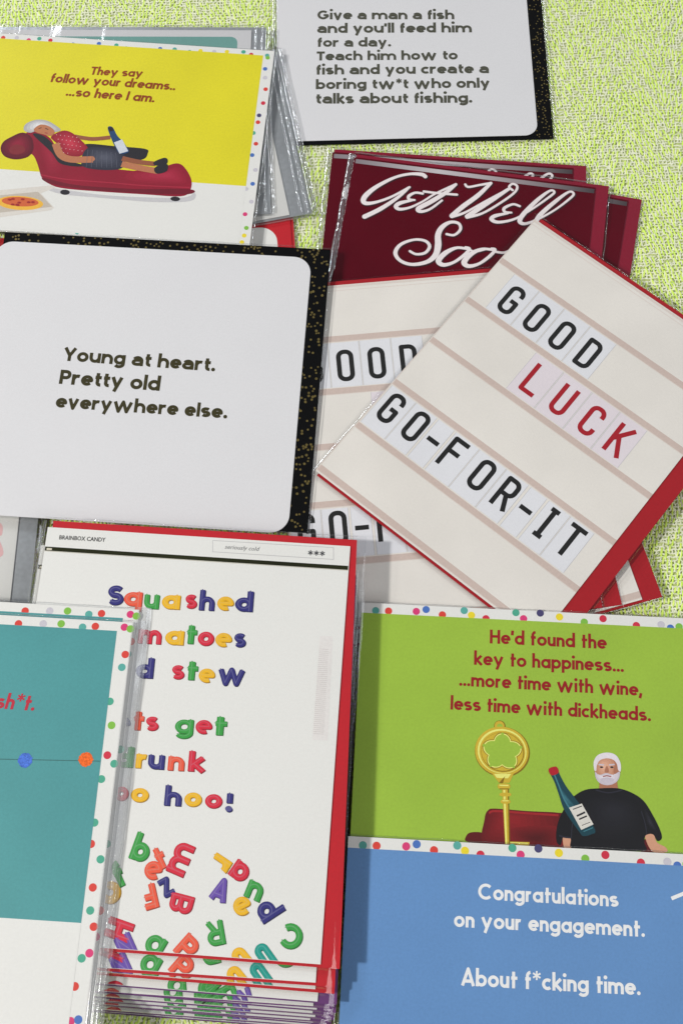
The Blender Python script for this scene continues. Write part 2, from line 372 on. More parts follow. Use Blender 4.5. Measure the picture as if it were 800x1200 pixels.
FUT = dict(w=.138, X=.50, C=.74, A=.78, D=.20, wide=1.0, nw=.84, space=.27, track=.045)
MON = dict(w=.162, X=.52, C=.70, A=.75, D=.19, wide=1.10, nw=1.0, space=.28, track=.048, twoa=True, hook=True)
MAG = dict(w=.225, X=.66, C=.86, A=.96, D=.24, wide=1.0, nw=1.0, space=.35, track=.06, eend=298, bang=.47)
GC = {}
def glyph(ch, st, fam, rc=False):
    k = (ch, fam)
    if k not in GC:
        sk, adv = skeleton(ch, st); v, f = widen(sk, st['w'], rc) if sk else ([], [])
        GC[k] = (v, f, adv)
    return GC[k]
def text(c, string, fam, p0, p1, m, layer=6, hs=1.0, slant=0.0, name='printed_text', clip=None):
    st = dict(FUT=FUT, MON=MON, MAG=MAG)[fam]
    V, Fc, x = [], [], 0
    for ch in string:
        v, f, adv = glyph(ch, st, fam); b = len(V)
        V += [(p[0] + x + p[1] * slant, p[1]) for p in v]; Fc += [tuple(i + b for i in t) for t in f]
        x += adv + (st['track'] if ch != ' ' else 0)
    tot = x - st['track']
    a, b = Vector(c.L(p0)), Vector(c.L(p1)); d = b - a; s_ = d.length / tot; ux = d.normalized(); uy = Vector((-ux.y, ux.x))
    z = FZ + layer * 0.02 * MM
    VV = [tuple(a + ux * (p[0] * s_) + uy * (p[1] * s_ * hs)) + (z,) for p in V]
    o = mk(name, VV, Fc, m, c.root); fix_up(o.data); return o

# ------------------------------------------------------------------ table and woven cloth
tb = mk('table_top', [(-.9, -.6, -.03), (.9, -.6, -.03), (.9, 1.3, -.03), (-.9, 1.3, -.03), (-.9, -.6, -.002), (.9, -.6, -.002), (.9, 1.3, -.002), (-.9, 1.3, -.002)],
        [(4, 5, 6, 7), (3, 2, 1, 0), (0, 1, 5, 4), (1, 2, 6, 5), (2, 3, 7, 6), (3, 0, 4, 7)], mat((150, 140, 120)))
tb['kind'] = 'structure'
def yarn_mat(name, cols, rough=.8):
    m = bpy.data.materials.new(name); m.use_nodes = True; nt = m.node_tree; N = nt.nodes; b = N['Principled BSDF']
    tc = N.new('ShaderNodeTexCoord'); n = N.new('ShaderNodeTexNoise'); n.inputs['Scale'].default_value = 420; n.inputs['Detail'].default_value = 2
    r = N.new('ShaderNodeValToRGB'); r.color_ramp.elements[0].position = .32; r.color_ramp.elements[1].position = .68
    r.color_ramp.elements[0].color = (*cols[0], 1); r.color_ramp.elements[1].color = (*cols[1], 1)
    nt.links.new(tc.outputs['Object'], n.inputs['Vector']); nt.links.new(n.outputs[0], r.inputs[0]); nt.links.new(r.outputs[0], b.inputs['Base Color'])
    n3 = N.new('ShaderNodeTexNoise'); n3.inputs['Scale'].default_value = 2600; nt.links.new(tc.outputs['Object'], n3.inputs['Vector'])
    bp = N.new('ShaderNodeBump'); bp.inputs['Strength'].default_value = .5; bp.inputs['Distance'].default_value = .0003
    nt.links.new(n3.outputs[0], bp.inputs['Height']); nt.links.new(bp.outputs[0], b.inputs['Normal'])
    b.inputs['Roughness'].default_value = rough; b.inputs['Specular IOR Level'].default_value = .2
    return m
NEON = yarn_mat('neon_yarn', [(.66, .94, .13), (.84, .99, .26)])
GREY = yarn_mat('pale_yarn', [(.75, .79, .55), (.92, .94, .76)])
BASE = yarn_mat('cloth_ground', [(.58, .68, .26), (.72, .80, .38)])
cx0, cx1, cy0, cy1 = -.27, .27, -.10, .53
cloth = bpy.data.objects.new('tablecloth', None); COL.objects.link(cloth); cloth.location = (0, 0, 0); cloth.empty_display_size = .05
cloth['label'] = 'neon green and off white woven cloth covering the table under the cards'; cloth['category'] = 'tablecloth'
gr = 40
mk('cloth_sheet', [(-.85 + 1.7 * i / gr, -.55 + 1.8 * j / gr, -.0006) for j in range(gr + 1) for i in range(gr + 1)],
   [(j * (gr + 1) + i, j * (gr + 1) + i + 1, (j + 1) * (gr + 1) + i + 1, (j + 1) * (gr + 1) + i) for j in range(gr) for i in range(gr)], BASE, cloth)
rng = np.random.default_rng(5)
def yarns(name, cx, cy, ang, ln, wd, zb, hz, m, seg=4):
    """many short raised yarn stitches, each a bent half round strip"""
    n = len(cx); ts = np.linspace(-1, 1, seg + 1); V = np.zeros((n, seg + 1, 3, 3))
    ca, sa = np.cos(ang), np.sin(ang)
    for i, t in enumerate(ts):
        half = wd * (1 - .45 * abs(t) ** 2.5) / 2; z = zb + hz * (1 - t * t)
        for k, q in enumerate((-1, 0, 1)):
            u = t * ln / 2; v = q * half
            V[:, i, k, 0] = cx + ca * u - sa * v; V[:, i, k, 1] = cy + sa * u + ca * v; V[:, i, k, 2] = z + (wd * .28 if q == 0 else -wd * .10)
    base = (np.arange(n) * (seg + 1) * 3)[:, None]
    loc = np.array([[i * 3 + k, i * 3 + 3 + k, i * 3 + 4 + k, i * 3 + 1 + k] for i in range(seg) for k in range(2)]).reshape(-1)
    idx = (base + loc[None]).reshape(-1)
    me = bpy.data.meshes.new(name); nv = n * (seg + 1) * 3; nf = n * seg * 2
    me.vertices.add(nv); me.vertices.foreach_set('co', V.reshape(-1)); me.loops.add(len(idx)); me.loops.foreach_set('vertex_index', idx.astype(np.int32))
    me.polygons.add(nf); me.polygons.foreach_set('loop_start', (np.arange(nf) * 4).astype(np.int32)); me.polygons.foreach_set('use_smooth', [True] * nf)
    me.materials.append(m); me.update(calc_edges=True); me.validate()
    o = bpy.data.objects.new(name, me); COL.objects.link(o); o.parent = cloth; o['kind'] = 'stuff'; return o
def lattice(px, py, jit):
    I, J = np.meshgrid(np.arange(cx0, cx1, px), np.arange(cy0, cy1, py)); I = I + (np.round(J / py) % 2) * px * .0
    return I.ravel(), J.ravel()
gx, gy = lattice(.0019, .0040, 0)
col_i = np.round(gx / .0019); wave = np.cumsum(np.sign(np.sin(np.arange(2000) * .21 + 2 * np.sin(np.arange(2000) * .037)))) * .0011
ph = wave[(col_i + 600).astype(int)]
zig = np.sign(np.sin((col_i + 600) * .21 + 2 * np.sin((col_i + 600) * .037)))
gyy = gy + np.mod(ph, .0040) + rng.normal(0, .00025, gy.shape); gxx = gx + rng.normal(0, .00018, gx.shape)
keep = rng.random(gx.shape) < .93
patch = .5 + .5 * np.sin(gx * 61 + 3 * np.sin(gy * 23)) * np.sin(gy * 47 + 2 * np.sin(gx * 31)); keep &= rng.random(gx.shape) < (.60 + .45 * patch)
yarns('neon_yarn', gxx[keep], gyy[keep], (np.pi / 2 + zig * .24 + rng.normal(0, .05, gx.shape))[keep], (.0041 * (1 + rng.normal(0, .15, gx.shape)))[keep], .00095 * (1 + rng.normal(0, .12, gx.shape))[keep], .0002, .0004, NEON)
hx, hy = lattice(.0019, .0018, 0)
hx2 = hx + rng.normal(0, .0003, hx.shape) + .00095; hy2 = hy + rng.normal(0, .0002, hy.shape)
yarns('pale_yarn', hx2, hy2, rng.normal(0, .28, hx.shape) + zig.mean() + .15 * np.sin(hx * 200), .0027 * np.ones_like(hx), .00075 * (1 + rng.normal(0, .15, hx.shape)), .0000, .0003, GREY)
k2 = rng.random(hx.shape) < .72
yarns('pale_twist_yarn', (hx2 + .0002)[k2], hy2[k2] + .0009, (np.pi / 2 + rng.normal(0, .2, hx.shape))[k2], .0024 * np.ones(k2.sum()), .0007 * np.ones(k2.sum()), .0001, .0003, GREY)

# ------------------------------------------------------------------ inks
WHITE = mat((216, 215, 211), rough=.55, bump=.12, grain=.02, mott=.01)
COOLW = mat((209, 208, 210), rough=.55, bump=.15, grain=.02, mott=.01)
CREAM = mat((215, 210, 203), rough=.5, bump=.08, grain=.02, mott=.045)
RED = mat((180, 22, 34), rough=.5, bump=.15); GLRED = mat((156, 14, 26), rough=.5, bump=.15)
MAROON = mat((80, 0, 18), spec=.2, rough=.35, mott=.12); MENV = mat((124, 8, 38), rough=.45, bump=.1)
PURPLE = mat((98, 52, 108), rough=.5); BLACK = mat((2, 2, 3), rough=.5, spec=.08, mott=.1)
SILVER = foil((176, 180, 184)); INK = mat((66, 64, 34), rough=.5)
GOLD = mat((112, 98, 54), rough=.35, metal=.4, grain=.3)
DARK = mat((26, 26, 26), rough=.45)
DOTC = [mat(x, rough=.5) for x in [(205, 62, 52), (206, 56, 112), (70, 108, 178), (72, 158, 132), (232, 202, 44), (122, 178, 66), (66, 62, 104), (190, 186, 194), (196, 44, 66), (84, 160, 150)]]

GREETING = 'sleeved greeting cards on the table'
def pack(c, env, face, envm, facem, r=0, rc=(1, 1, 1, 1), sl=True, seed=0, slk=None, erot=0.0):
    """envelope behind, folded card in front, clear sleeve round both; rects are x0,x1,top,bottom in mm, down positive"""
    ex0, ex1, ey0, ey1 = [v * MM for v in env]; fx0, fx1, fy0, fy1 = [v * MM for v in face]
    en = slab('envelope', ex0, ex1, -ey0, -ey1, 0.02 * MM, .45 * MM, envm, c.root)
    if erot:
        for v in en.data.vertices: v.co.x += erot * -v.co.y
    slab('card_back', fx0 + .4 * MM, fx1 - .3 * MM, -fy0 - .3 * MM, -fy1 + .2 * MM, .50 * MM, .74 * MM, facem, c.root, r * MM if r else 0, rc)
    slab('card_front', fx0, fx1, -fy0, -fy1, .86 * MM, FZ, facem, c.root, r * MM if r else 0, rc)
    if sl:
        k = dict(seed=seed); k.update(slk or {})
        sleeve(c, min(ex0, fx0), max(ex1, fx1), max(-ey0, -fy0), min(-ey1, -fy1), **k)
def rect(x0, x1, y0, y1): return [(x0 * MM, -y1 * MM), (x1 * MM, -y1 * MM), (x1 * MM, -y0 * MM), (x0 * MM, -y0 * MM)]
def rrect(x0, x1, y0, y1, r, rc=(1, 1, 1, 1)):
    p = []
    for k, (cx, cy, a) in enumerate([(x0, y1, 180), (x1, y1, 270), (x1, y0, 0), (x0, y0, 90)]):
        if not rc[k]: p.append((cx * MM, -cy * MM)); continue
        ix = cx + r if cx == x0 else cx - r; iy = cy - r if cy == y1 else cy + r
        for j in range(9):
            t = math.radians(a + 90 * j / 8); p.append(((ix + r * math.cos(t)) * MM, (-iy + r * math.sin(t)) * MM))
    return p
def speckles(c, x0, x1, y0, y1, hole, n, seed, rad=.62):
    """gold confetti dots printed on a black envelope, one flat print"""
    rnd = random.Random(seed); V, Fc = [], []; z = .45 * MM + .03 * MM; pts = []
    tries = 0
    while len(pts) < n and tries < n * 60:
        tries += 1
        x, y = rnd.uniform(x0 + .5, x1 - .5), rnd.uniform(y0 + .5, y1 - .5)
        if hole[0] < x < hole[1] and hole[2] < y < hole[3]: continue
        dens = .35 + .65 * (math.sin(x * .21 + seed) * math.sin(y * .17 + 1) > -.1)
        if rnd.random() > dens: continue
        if any((x - q[0]) ** 2 + (y - q[1]) ** 2 < 1.3 for q in pts): continue
        pts.append((x, y)); b = len(V); r = rad * rnd.uniform(.75, 1.15)
        V += [(px * MM, -py * MM, z) for px, py in circ(x, y, r, 9)]; Fc.append(tuple(range(b, b + 9)))
    o = mk('gold_speckles', V, Fc, GOLD, c.root); fix_up(o.data)
def border_dots(c, spec, R, layer=2):
    """spec: list of (x, y, colour) in mm; printed as one sheet of dots"""
    ms = DOTC; V, Fc, fm = [], [], []
    for i, (x, y, k) in enumerate(spec):
        b = len(V); z = FZ + (layer + .13 * (i % 6)) * .02 * MM
        V += [(a * MM, -q * MM, z) for a, q in circ(x, y, R, 18)]; Fc.append(tuple(range(b, b + 18))); fm.append(k)
    o = mk('confetti_dots', V, Fc, ms, c.root, fm); fix_up(o.data)
def ring_dots(w, h, bw, seed, pitch=9.5, R=2.0, edge=1.0):
    rnd = random.Random(seed); out = []
    def run(n, fn):
        for i in range(n): out.append((*fn(i, rnd.uniform(-.3, .3), rnd.uniform(.1, 1.0)), rnd.choice([0, 1, 2, 3, 4, 5, 6, 7, 8, 9, 0, 3, 8])))
    nx, ny = int(w / pitch * 1.1), int(h / pitch * 1.1)
    run(nx, lambda i, j, q: (R + (i + .5 + j) / nx * (w - 2 * R), R + q * (bw - R * .7)))
    run(nx, lambda i, j, q: (R + (i + .5 + j) / nx * (w - 2 * R), h - R - q * (bw - R * .7)))
    run(ny, lambda i, j, q: (R + q * (bw - R * .7), R + (i + .5 + j) / ny * (h - 2 * R)))
    run(ny, lambda i, j, q: (w - R - q * (bw - R * .7), R + (i + .5 + j) / ny * (h - 2 * R)))
    return out

def soft(pts, c0, c1, n=5, shift=(0, 0), k=.8):
    """a printed shape whose ink tone grades towards its middle, as stacked outlines"""
    P = [Vector(p) for p in pts]; cen = sum(P, Vector((0, 0))) / len(P) + Vector(shift) * MM; out = []
    for i in range(n + 1):
        t = i / n; out.append(([tuple(cen + (p - cen) * (1 - k * t) + (Vector((0, 0)) if i == 0 else Vector((0, 0)))) for p in P], mat(tuple(round(a + (b - a) * t) for a, b in zip(c0, c1)), mott=.12)))
    return out
def turn(c, deg):
    """turn a card about its own anchor (positive = anticlockwise seen from above)"""
    q = Matrix.Rotation(math.radians(deg), 3, c.n); c.x = q @ c.x; c.y = q @ c.y
    c.R = Matrix((c.x, c.y, c.n)).transposed(); c.root.matrix_world = Matrix.Translation(c.O) @ c.R.to_4x4()
def at_angle(name, label, cat, px, loc, z, deg, group=None, tilt=(0, 0)):
    """card whose local point loc (mm, down positive) shows at px; deg = heading of its top edge"""
    c = Card(name, label, cat, px, (px[0] + 50, px[1]), z, z, group=group)
    x = Vector((math.cos(math.radians(deg)), math.sin(math.radians(deg)), tilt[0])).normalized()
    y = Vector((-math.sin(math.radians(deg)), math.cos(math.radians(deg)), -tilt[1])); y = (y - x * y.dot(x)).normalized()
    c.x, c.y, c.n = x, y, x.cross(y); c.R = Matrix((c.x, c.y, c.n)).transposed()
    c.A = at(px, z * MM) - x * loc[0] * MM + y * loc[1] * MM; c.O = c.A - c.n * FZ
    c.root.matrix_world = Matrix.Translation(c.O) @ c.R.to_4x4(); return c
def heading(c): return math.degrees(math.atan2(c.x.y, c.x.x))
def zz(c, x0, y0, s, pts): return [c.L((x0 + p[0] / s, y0 + p[1] / s)) for p in pts]
def ribbon(pts, w):
    """open stroke of even width as one outline"""
    P = [Vector(p) for p in pts]; a, b = [], []
    for i, p in enumerate(P):
        d = (P[min(i + 1, len(P) - 1)] - P[max(i - 1, 0)]).normalized(); n = Vector((-d.y, d.x)) * w / 2
        a.append(tuple(p + n)); b.append(tuple(p - n))
    return a + b[::-1]
def script(c, strokes, m, layer, grow=0.0, off=(0, 0), name='printed_script'):
    S_ = []
    for st in strokes:
        pts = spline([(p[0], p[1]) for p in st], closed=False, n=6)
        ws = []; n = len(st)
        for i in range(len(pts)):
            t = i / (len(pts) - 1) * (n - 1); k = min(int(t), n - 2); f = t - k; ws.append(st[k][2] * (1 - f) + st[k + 1][2] * f + grow)
        S_.append([((p[0] + off[0]) * 100, (p[1] + off[1]) * 100, w * 100) for p, w in zip(pts, ws)])
    v, f = widen(S_, .1, True)
    o = mk(name, [(p[0] / 100, p[1] / 100, FZ + layer * .02 * MM) for p in v], f, m, c.root); fix_up(o.data); return o
def font_text(c, string, p0, p1, m, layer=5, bold=0.0, shear=0.0, hs=1.0):
    cu = bpy.data.curves.new('printed_text', 'FONT'); cu.body = string; cu.size = 1; cu.offset = bold; cu.shear = shear; cu.resolution_u = 2
    t = bpy.data.objects.new('printed_text', cu); COL.objects.link(t)
    bpy.context.view_layer.update()
    me = bpy.data.meshes.new_from_object(t.evaluated_get(bpy.context.evaluated_depsgraph_get())); bpy.data.objects.remove(t)
    n = len(me.vertices); co = np.zeros(n * 3); me.vertices.foreach_get('co', co); co = co.reshape(-1, 3)
    x0, x1 = co[:, 0].min(), co[:, 0].max(); a, b = Vector(c.L(p0)), Vector(c.L(p1)); d = b - a; s = d.length / (x1 - x0); u = d.normalized()
    X = (co[:, 0] - x0) * s; Y = co[:, 1] * s * hs; out = np.zeros_like(co)
    out[:, 0] = a.x + u.x * X - u.y * Y; out[:, 1] = a.y + u.y * X + u.x * Y; out[:, 2] = FZ + layer * .02 * MM
    me.vertices.foreach_set('co', out.reshape(-1)); me.materials.clear(); me.materials.append(m); me.update()
    me.name = 'printed_text'; o = child('printed_text', me, c.root); fix_up(me); return o
def copy_card(src, c, skip=()):
    for ch in src.root.children:
        if ch.name.split('.')[0] in skip: continue
        k = ch.copy(); COL.objects.link(k); k.parent = c.root; k.matrix_parent_inverse = ch.matrix_parent_inverse.copy()

# ---- white square card, "Give a man a fish", top of the photo
give = Card('greeting_card', 'white square card with the fishing joke text on black envelope, top of the table', 'greeting card', (322, 0), (628, -8), 2.9, 2.9, group=GREETING)
pack(give, (3, 149.3, -56, 95.5), (1, 141, -58, 93.5), BLACK, COOLW, r=7, seed=3, slk=dict(crink=(2.4, .9, 0, 0), ml=.5, mr=1.0, mb=.8))
speckles(give, 139, 149, -56, 95, (0, 140.5, -60, 88), 200, 4, .42)
GI = mat((72, 72, 60), rough=.5)
for s_, a, b in [("Give a man a fish", (372, 22.8), (532, 22.6)), ("and you'll feed him", (371.5, 38.8), (552.5, 38)), ("for a day.", (371.5, 55), (458, 54.6)), ("Teach him how to", (371, 71), (536, 69.8)),
                 ("fish and you create a", (370, 87.6), (572.5, 85.8)), ("boring tw*t who only", (370, 104.6), (574, 102.8)), ("talks about fishing.", (369.5, 121.6), (553, 120.4))]:
    text(give, s_, 'MON', a, b, GI, hs=.98)

# ---- maroon "Get Well Soon" cards
def getwell(p0, p1, z, label, seed, src=None):
    c = Card('greeting_card', label, 'greeting card', p0, p1, z, z, group=GREETING)
    if src: copy_card(src, c); return c
    pack(c, (0, 134, 0, 176), (-1, 127, 2.3, 174), MENV, MAROON, seed=seed, slk=dict(crink=(2.8, .4, .8, 0), ml=.6, mr=1.0, mt=1.0))
    return c
gw = getwell((418, 180), (711, 217), 5.6, 'front maroon get well soon card with white script, on top of its two matching cards', 7)
nt = bpy.data.materials.new('foil_strip_sheen'); nt.use_nodes = True; b = nt.node_tree.nodes['Principled BSDF']  # dark foil strip, its sheen painted in as a grey ramp
tc = nt.node_tree.nodes.new('ShaderNodeTexCoord'); sp = nt.node_tree.nodes.new('ShaderNodeSeparateXYZ'); rp = nt.node_tree.nodes.new('ShaderNodeValToRGB')
mr_ = nt.node_tree.nodes.new('ShaderNodeMapRange'); mr_.inputs[1].default_value = 0; mr_.inputs[2].default_value = .127
nt.node_tree.links.new(tc.outputs['Object'], sp.inputs[0]); nt.node_tree.links.new(sp.outputs[0], mr_.inputs[0]); nt.node_tree.links.new(mr_.outputs[0], rp.inputs[0]); nt.node_tree.links.new(rp.outputs[0], b.inputs['Base Color'])
rp.color_ramp.elements[0].color = (.26, .22, .24, 1); rp.color_ramp.elements[1].color = (.06, .045, .05, 1)
e = rp.color_ramp.elements.new(.35); e.color = (.62, .58, .60, 1); e = rp.color_ramp.elements.new(.62); e.color = (.40, .34, .36, 1)
b.inputs['Roughness'].default_value = .35
flat('printed_sheen_strip', [(rect(0, 126.6, 3.4, 6.0), nt)], gw.root, 3)
def g4(p): return (*gw.L((370 + p[0] / 4, 160 + p[1] / 4)), p[2] * .42 * MM)
def g2(p): return (*gw.L((400 + p[0] / 2.667, 190 + p[1] / 2.667)), p[2] * .40 * MM)
A_ = lambda pts: [g4(p) for p in pts]
B_ = lambda pts: [g2(p) for p in pts]
strokes = [
    A_([(512, 188, 5), (495, 178, 5), (440, 176, 3.5), (370, 192, 3.5), (290, 232, 5), (238, 272, 6.5), (222, 300, 6.5), (238, 314, 5), (290, 306, 3.5), (360, 280, 3), (438, 238, 3)]),
    A_([(438, 238, 2.5), (385, 285, 4), (305, 338, 5.5), (228, 376, 6)]),
    A_([(500, 268, 3), (465, 264, 3), (435, 280, 4), (438, 296, 3.5), (462, 298, 2.5)]), A_([(452, 299, 2.5), (395, 312, 5), (375, 328, 5.5), (392, 341, 4), (440, 333, 3), (500, 305, 2.5), (560, 268, 2.5), (655, 225, 3.5)]),
    A_([(655, 225, 3.5), (610, 262, 5), (540, 305, 6), (480, 338, 6), (492, 352, 4), (535, 340, 3), (590, 300, 2.5)]), A_([(505, 258, 3), (570, 266, 3), (660, 273, 3)]),
    B_([(386, 70, 3), (396, 78, 3), (430, 72, 3), (466, 66, 3.5)]), B_([(466, 66, 4), (425, 105, 6), (380, 138, 6.5), (344, 168, 6)]), B_([(344, 170, 5), (385, 158, 3), (450, 122, 2.5), (522, 84, 3)]),
    B_([(522, 84, 4), (475, 115, 6), (425, 148, 6.5), (392, 170, 6)]), B_([(392, 172, 5), (440, 160, 3), (500, 125, 3), (540, 95, 3), (548, 76, 3), (534, 68, 3), (523, 78, 3), (534, 88, 3)]),
    B_([(556, 138, 3), (535, 132, 3), (508, 144, 4), (510, 156, 3.5), (530, 158, 2.5)]), B_([(520, 160, 2.5), (480, 168, 5), (468, 179, 5.5), (490, 188, 4), (540, 178, 3), (590, 150, 2.5), (650, 108, 3), (664, 94, 3), (650, 90, 3), (612, 118, 5), (570, 160, 6), (556, 184, 6), (572, 193, 4), (610, 180, 3), (665, 150, 2.5), (715, 112, 3), (724, 98, 3), (708, 94, 3), (665, 125, 5), (620, 165, 6), (605, 190, 6)]),
    A_([(612, 458, 3), (648, 462, 3), (676, 436, 3.5), (668, 408, 3.5), (630, 402, 4), (592, 424, 6), (572, 460, 7), (572, 510, 8), (560, 555, 7), (520, 588, 5), (450, 600, 4), (395, 582, 4), (372, 545, 5), (398, 506, 4), (460, 484, 3), (512, 490, 3.5), (532, 515, 4), (512, 545, 3.5), (470, 552, 3), (440, 538, 3)]),
    A_([(712, 528, 3), (660, 522, 3.5), (608, 545, 6), (574, 582, 7), (596, 602, 5), (645, 590, 3.5), (695, 555, 4), (718, 528, 4), (700, 520, 3)]),
    A_([(718, 530, 2.5), (745, 540, 2.5), (790, 530, 2.5)]),
    A_([(830, 532, 3), (778, 528, 3.5), (725, 552, 6), (694, 590, 7), (716, 608, 5), (765, 596, 3.5), (815, 560, 4), (838, 532, 4), (822, 526, 3)]),
    A_([(838, 540, 3), (880, 545, 3), (930, 530, 3.5), (890, 580, 6), (870, 612, 6)]), A_([(878, 600, 3), (940, 545, 3), (975, 540, 4), (950, 585, 6), (945, 612, 5), (985, 600, 3), (1030, 560, 3)]),
]
script(gw, strokes, mat((42, 14, 22)), 4, grow=1.8 * .47 * MM, off=(.4 * MM, -.35 * MM), name='script_outline')
script(gw, strokes, mat((128, 100, 106)), 5, grow=.9 * .47 * MM, name='script_edge')
script(gw, strokes, mat((222, 214, 214)), 6.5, name='script_lettering')
gw2 = getwell((392, 174), (677, 193), 4.2, 'maroon get well card behind the front one, its left letter edge showing beside it', 8, gw)
gw3 = getwell((459, 182), (740, 231), 2.9, 'maroon get well card turned furthest to the right, lowest of the three', 9, gw)

# ---- cinema sign-board cards: "GOOD LUCK GO-FOR-IT"
BAND = mat((192, 174, 165), rough=.5); BAND2 = mat((207, 196, 188), rough=.5); TILE = mat((213, 213, 217), rough=.35, grain=.02); TILE2 = mat((214, 205, 210), rough=.35, grain=.02)
TEDGE = mat((172, 172, 178), rough=.4); LRED = mat((158, 26, 38), rough=.4); SMUDGE = mat((207, 200, 199), rough=.5)
def gl_pack(c, seed, x0=0.0, slk=None):
    pack(c, (x0 + 3, x0 + 142.5, -2.6, 178.2), (x0 + .8, x0 + 133, 0, 177), GLRED, CREAM, seed=seed, slk=slk or dict(crink=(0, 0, 0, 0), ml=2.4, mr=1.4, mt=1.0))
def gl_print(c, gl, x0=0.0):
    o = lambda p: p
    P, rows = [], []
    P.append((rect(x0 + .3, x0 + 132.7, .3, 1.6), BAND2)); P.append((rect(x0 + .3, x0 + 132.7, 3.0, 3.35), BAND2))
    for y in (30.0, 58.4, 87.2, 116.6, 145.8, 174.4):
        P.append((rect(x0 + .8, x0 + 133, y - 1.6, y + 1.5), BAND)); P.append((rect(x0 + .8, x0 + 133, y + 1.5, y + 1.9), BAND2))
    P.append((rect(x0 + .8, x0 + 1.3, 0, 177), BAND2))
    flat('printed_shelves', P, c.root, 1)
    def row(word, xs, ymid, top, bot, m, tm):
        xs, ymid = xs[0], xs[1]
        w = .135; hh = 17.2 * MM; T, V, Fc = [], [], []
        for i, (ch, x) in enumerate(zip(word, xs)):
            l = xs[i - 1] if i else x - (xs[i + 1] - x); r = xs[i + 1] if i < len(xs) - 1 else x + (x - xs[i - 1])
            a, b = (l + x) / 2 + .35, (x + r) / 2 - .35
            if ch == '-': a, b = x - 4.6, x + 4.6
            T.append((rect(x0 + a - .16, x0 + b + .16, top, bot), TEDGE)); T.append((rect(x0 + a, x0 + b, top, bot), tm))
            sk, adv = box_letter(ch, w); v, f = widen(sk, w)
            k = len(V); V += [((x0 + x) * MM + (p[0] - adv / 2) * hh, -ymid * MM + (p[1] - .5) * hh, FZ + .16 * MM) for p in v]; Fc += [tuple(i_ + k for i_ in t) for t in f]
        flat('letter_tile', [(p, q) for p, q in T], c.root, 3)
        oo = mk('sign_lettering', V, Fc, m, c.root); fix_up(oo.data)
    row('GOOD', gl[0], 44.0, 32.2, 56.4, DARK, TILE); row('LUCK', gl[1], 72.0, 60.6, 85.2, LRED, TILE2); row('GO-FOR-IT', gl[2], 130.6, 119.0, 143.6, DARK, TILE)
_r = Card('x', '', '', (384, 327), (555, 318), 7.9, 7.9); heading0 = heading(_r); bpy.data.objects.remove(_r.root)
glt = Card('greeting_card', 'good luck sign card lying askew on top, red envelope along its right edge', 'greeting card', (625, 256), (800, 379.5), 12.4, 12.4, group=GREETING); turn(glt, 1.2)
def mid(P): Q = [glt.L(p) for p in P]; return [q[0] / MM for q in Q], -sum(q[1] for q in Q) / len(Q) / MM
X1 = mid([(598.5, 352.5), (628.5, 372.6), (658.5, 393), (689, 414.6)])
X2 = mid([(624.5, 447.6), (660.5, 468), (693.5, 492.6), (725, 515.4)])
X3 = mid([(456, 481.4), (485.4, 501.5), (507, 517), (531.6, 530), (564, 557), (593, 578.4), (616.4, 596), (640.4, 612), (671, 629.5)])
gl_pack(glt, 11); gl_print(glt, (X1, X2, X3))
gla = at_angle('greeting_card', 'good luck sign card lying nearly straight, half hidden under the askew one', 'greeting card', (407, 426), (36.1, 44), 10.3, heading0 + 2.0, group=GREETING)
gl_pack(gla, 12); gl_print(gla, (X1, X2, X3))
glc = at_angle('greeting_card', 'good luck sign card whose lower right corner is the inner of two sticking out', 'greeting card', (704.4, 708.8), (133, 177), 8.8, 6.5, group=GREETING)
copy_card(gla, glc)
glb = at_angle('greeting_card', 'lowest good luck sign card with its red corner sticking out furthest right', 'greeting card', (752, 702.5), (133, 177), 7.3, 13.0, group=GREETING)
copy_card(gla, glb)

# ---- red card with rounded white panel under the top left stack
r1 = at_angle('greeting_card', 'red bordered card with rounded white panel, just showing under the top left stack', 'greeting card', (343, 253), (170, 0), 3.4, 2.0, group=GREETING)
pack(r1, (8, 170, 0, 120), (2, 168.5, .4, 119), RED, RED, seed=21, slk=dict(crink=(0, .5, 0, 0), mr=1.8, mt=1.2))
flat('printed_panel', [(rrect(8, 161, 5.5, 112, 9), WHITE)], r1.root, 2)

# ---- silver envelope packs
s2 = at_angle('greeting_card', 'white card in silver envelope and crinkled sleeve, fanned out furthest right of the stack', 'greeting card', (365, 249), (150, 100), 5.5, 9.0, group=GREETING)
pack(s2, (4, 150, -6, 100), (0, 138.5, -5, 99), SILVER, WHITE, seed=22, slk=dict(fm=CRINK, extra=((2.2, 1.6), (5.2, 1.3)), crink=(0, 2.4, 0, .8), mr=2.0, mt=1.2, mb=1.2))
s1 = at_angle('greeting_card', 'white card with teal rounded panel in silver envelope, behind the yellow card', 'greeting card', (312, 31), (150, 0), 8.2, -3.2, group=GREETING)
pack(s1, (-8, 150, 0, 106), (-10, 142, 2.6, 105), SILVER, COOLW, seed=23, slk=dict(fm=CRINK, extra=((2.5, 1.4), (6, 1.2)), crink=(0, 2.0, .8, .6), mr=1.2, mt=1.0, mb=1.2))
flat('printed_panel', [(rrect(2, 134.5, 7.0, 98, 4), mat((104, 158, 150), rough=.5))], s1.root, 2)
s3 = at_angle('greeting_card', 'white card in silver envelope, narrow strip showing right beside the yellow card', 'greeting card', (322, 249), (150, 104), 7.0, 1.0, group=GREETING)
pack(s3, (4, 148, 6, 104), (0, 141, 7, 103), SILVER, WHITE, seed=24, slk=dict(fm=CRINK, extra=((2.5, 1.5),), crink=(0, 1.8, 0, .6), mr=1.2, mb=1.0))

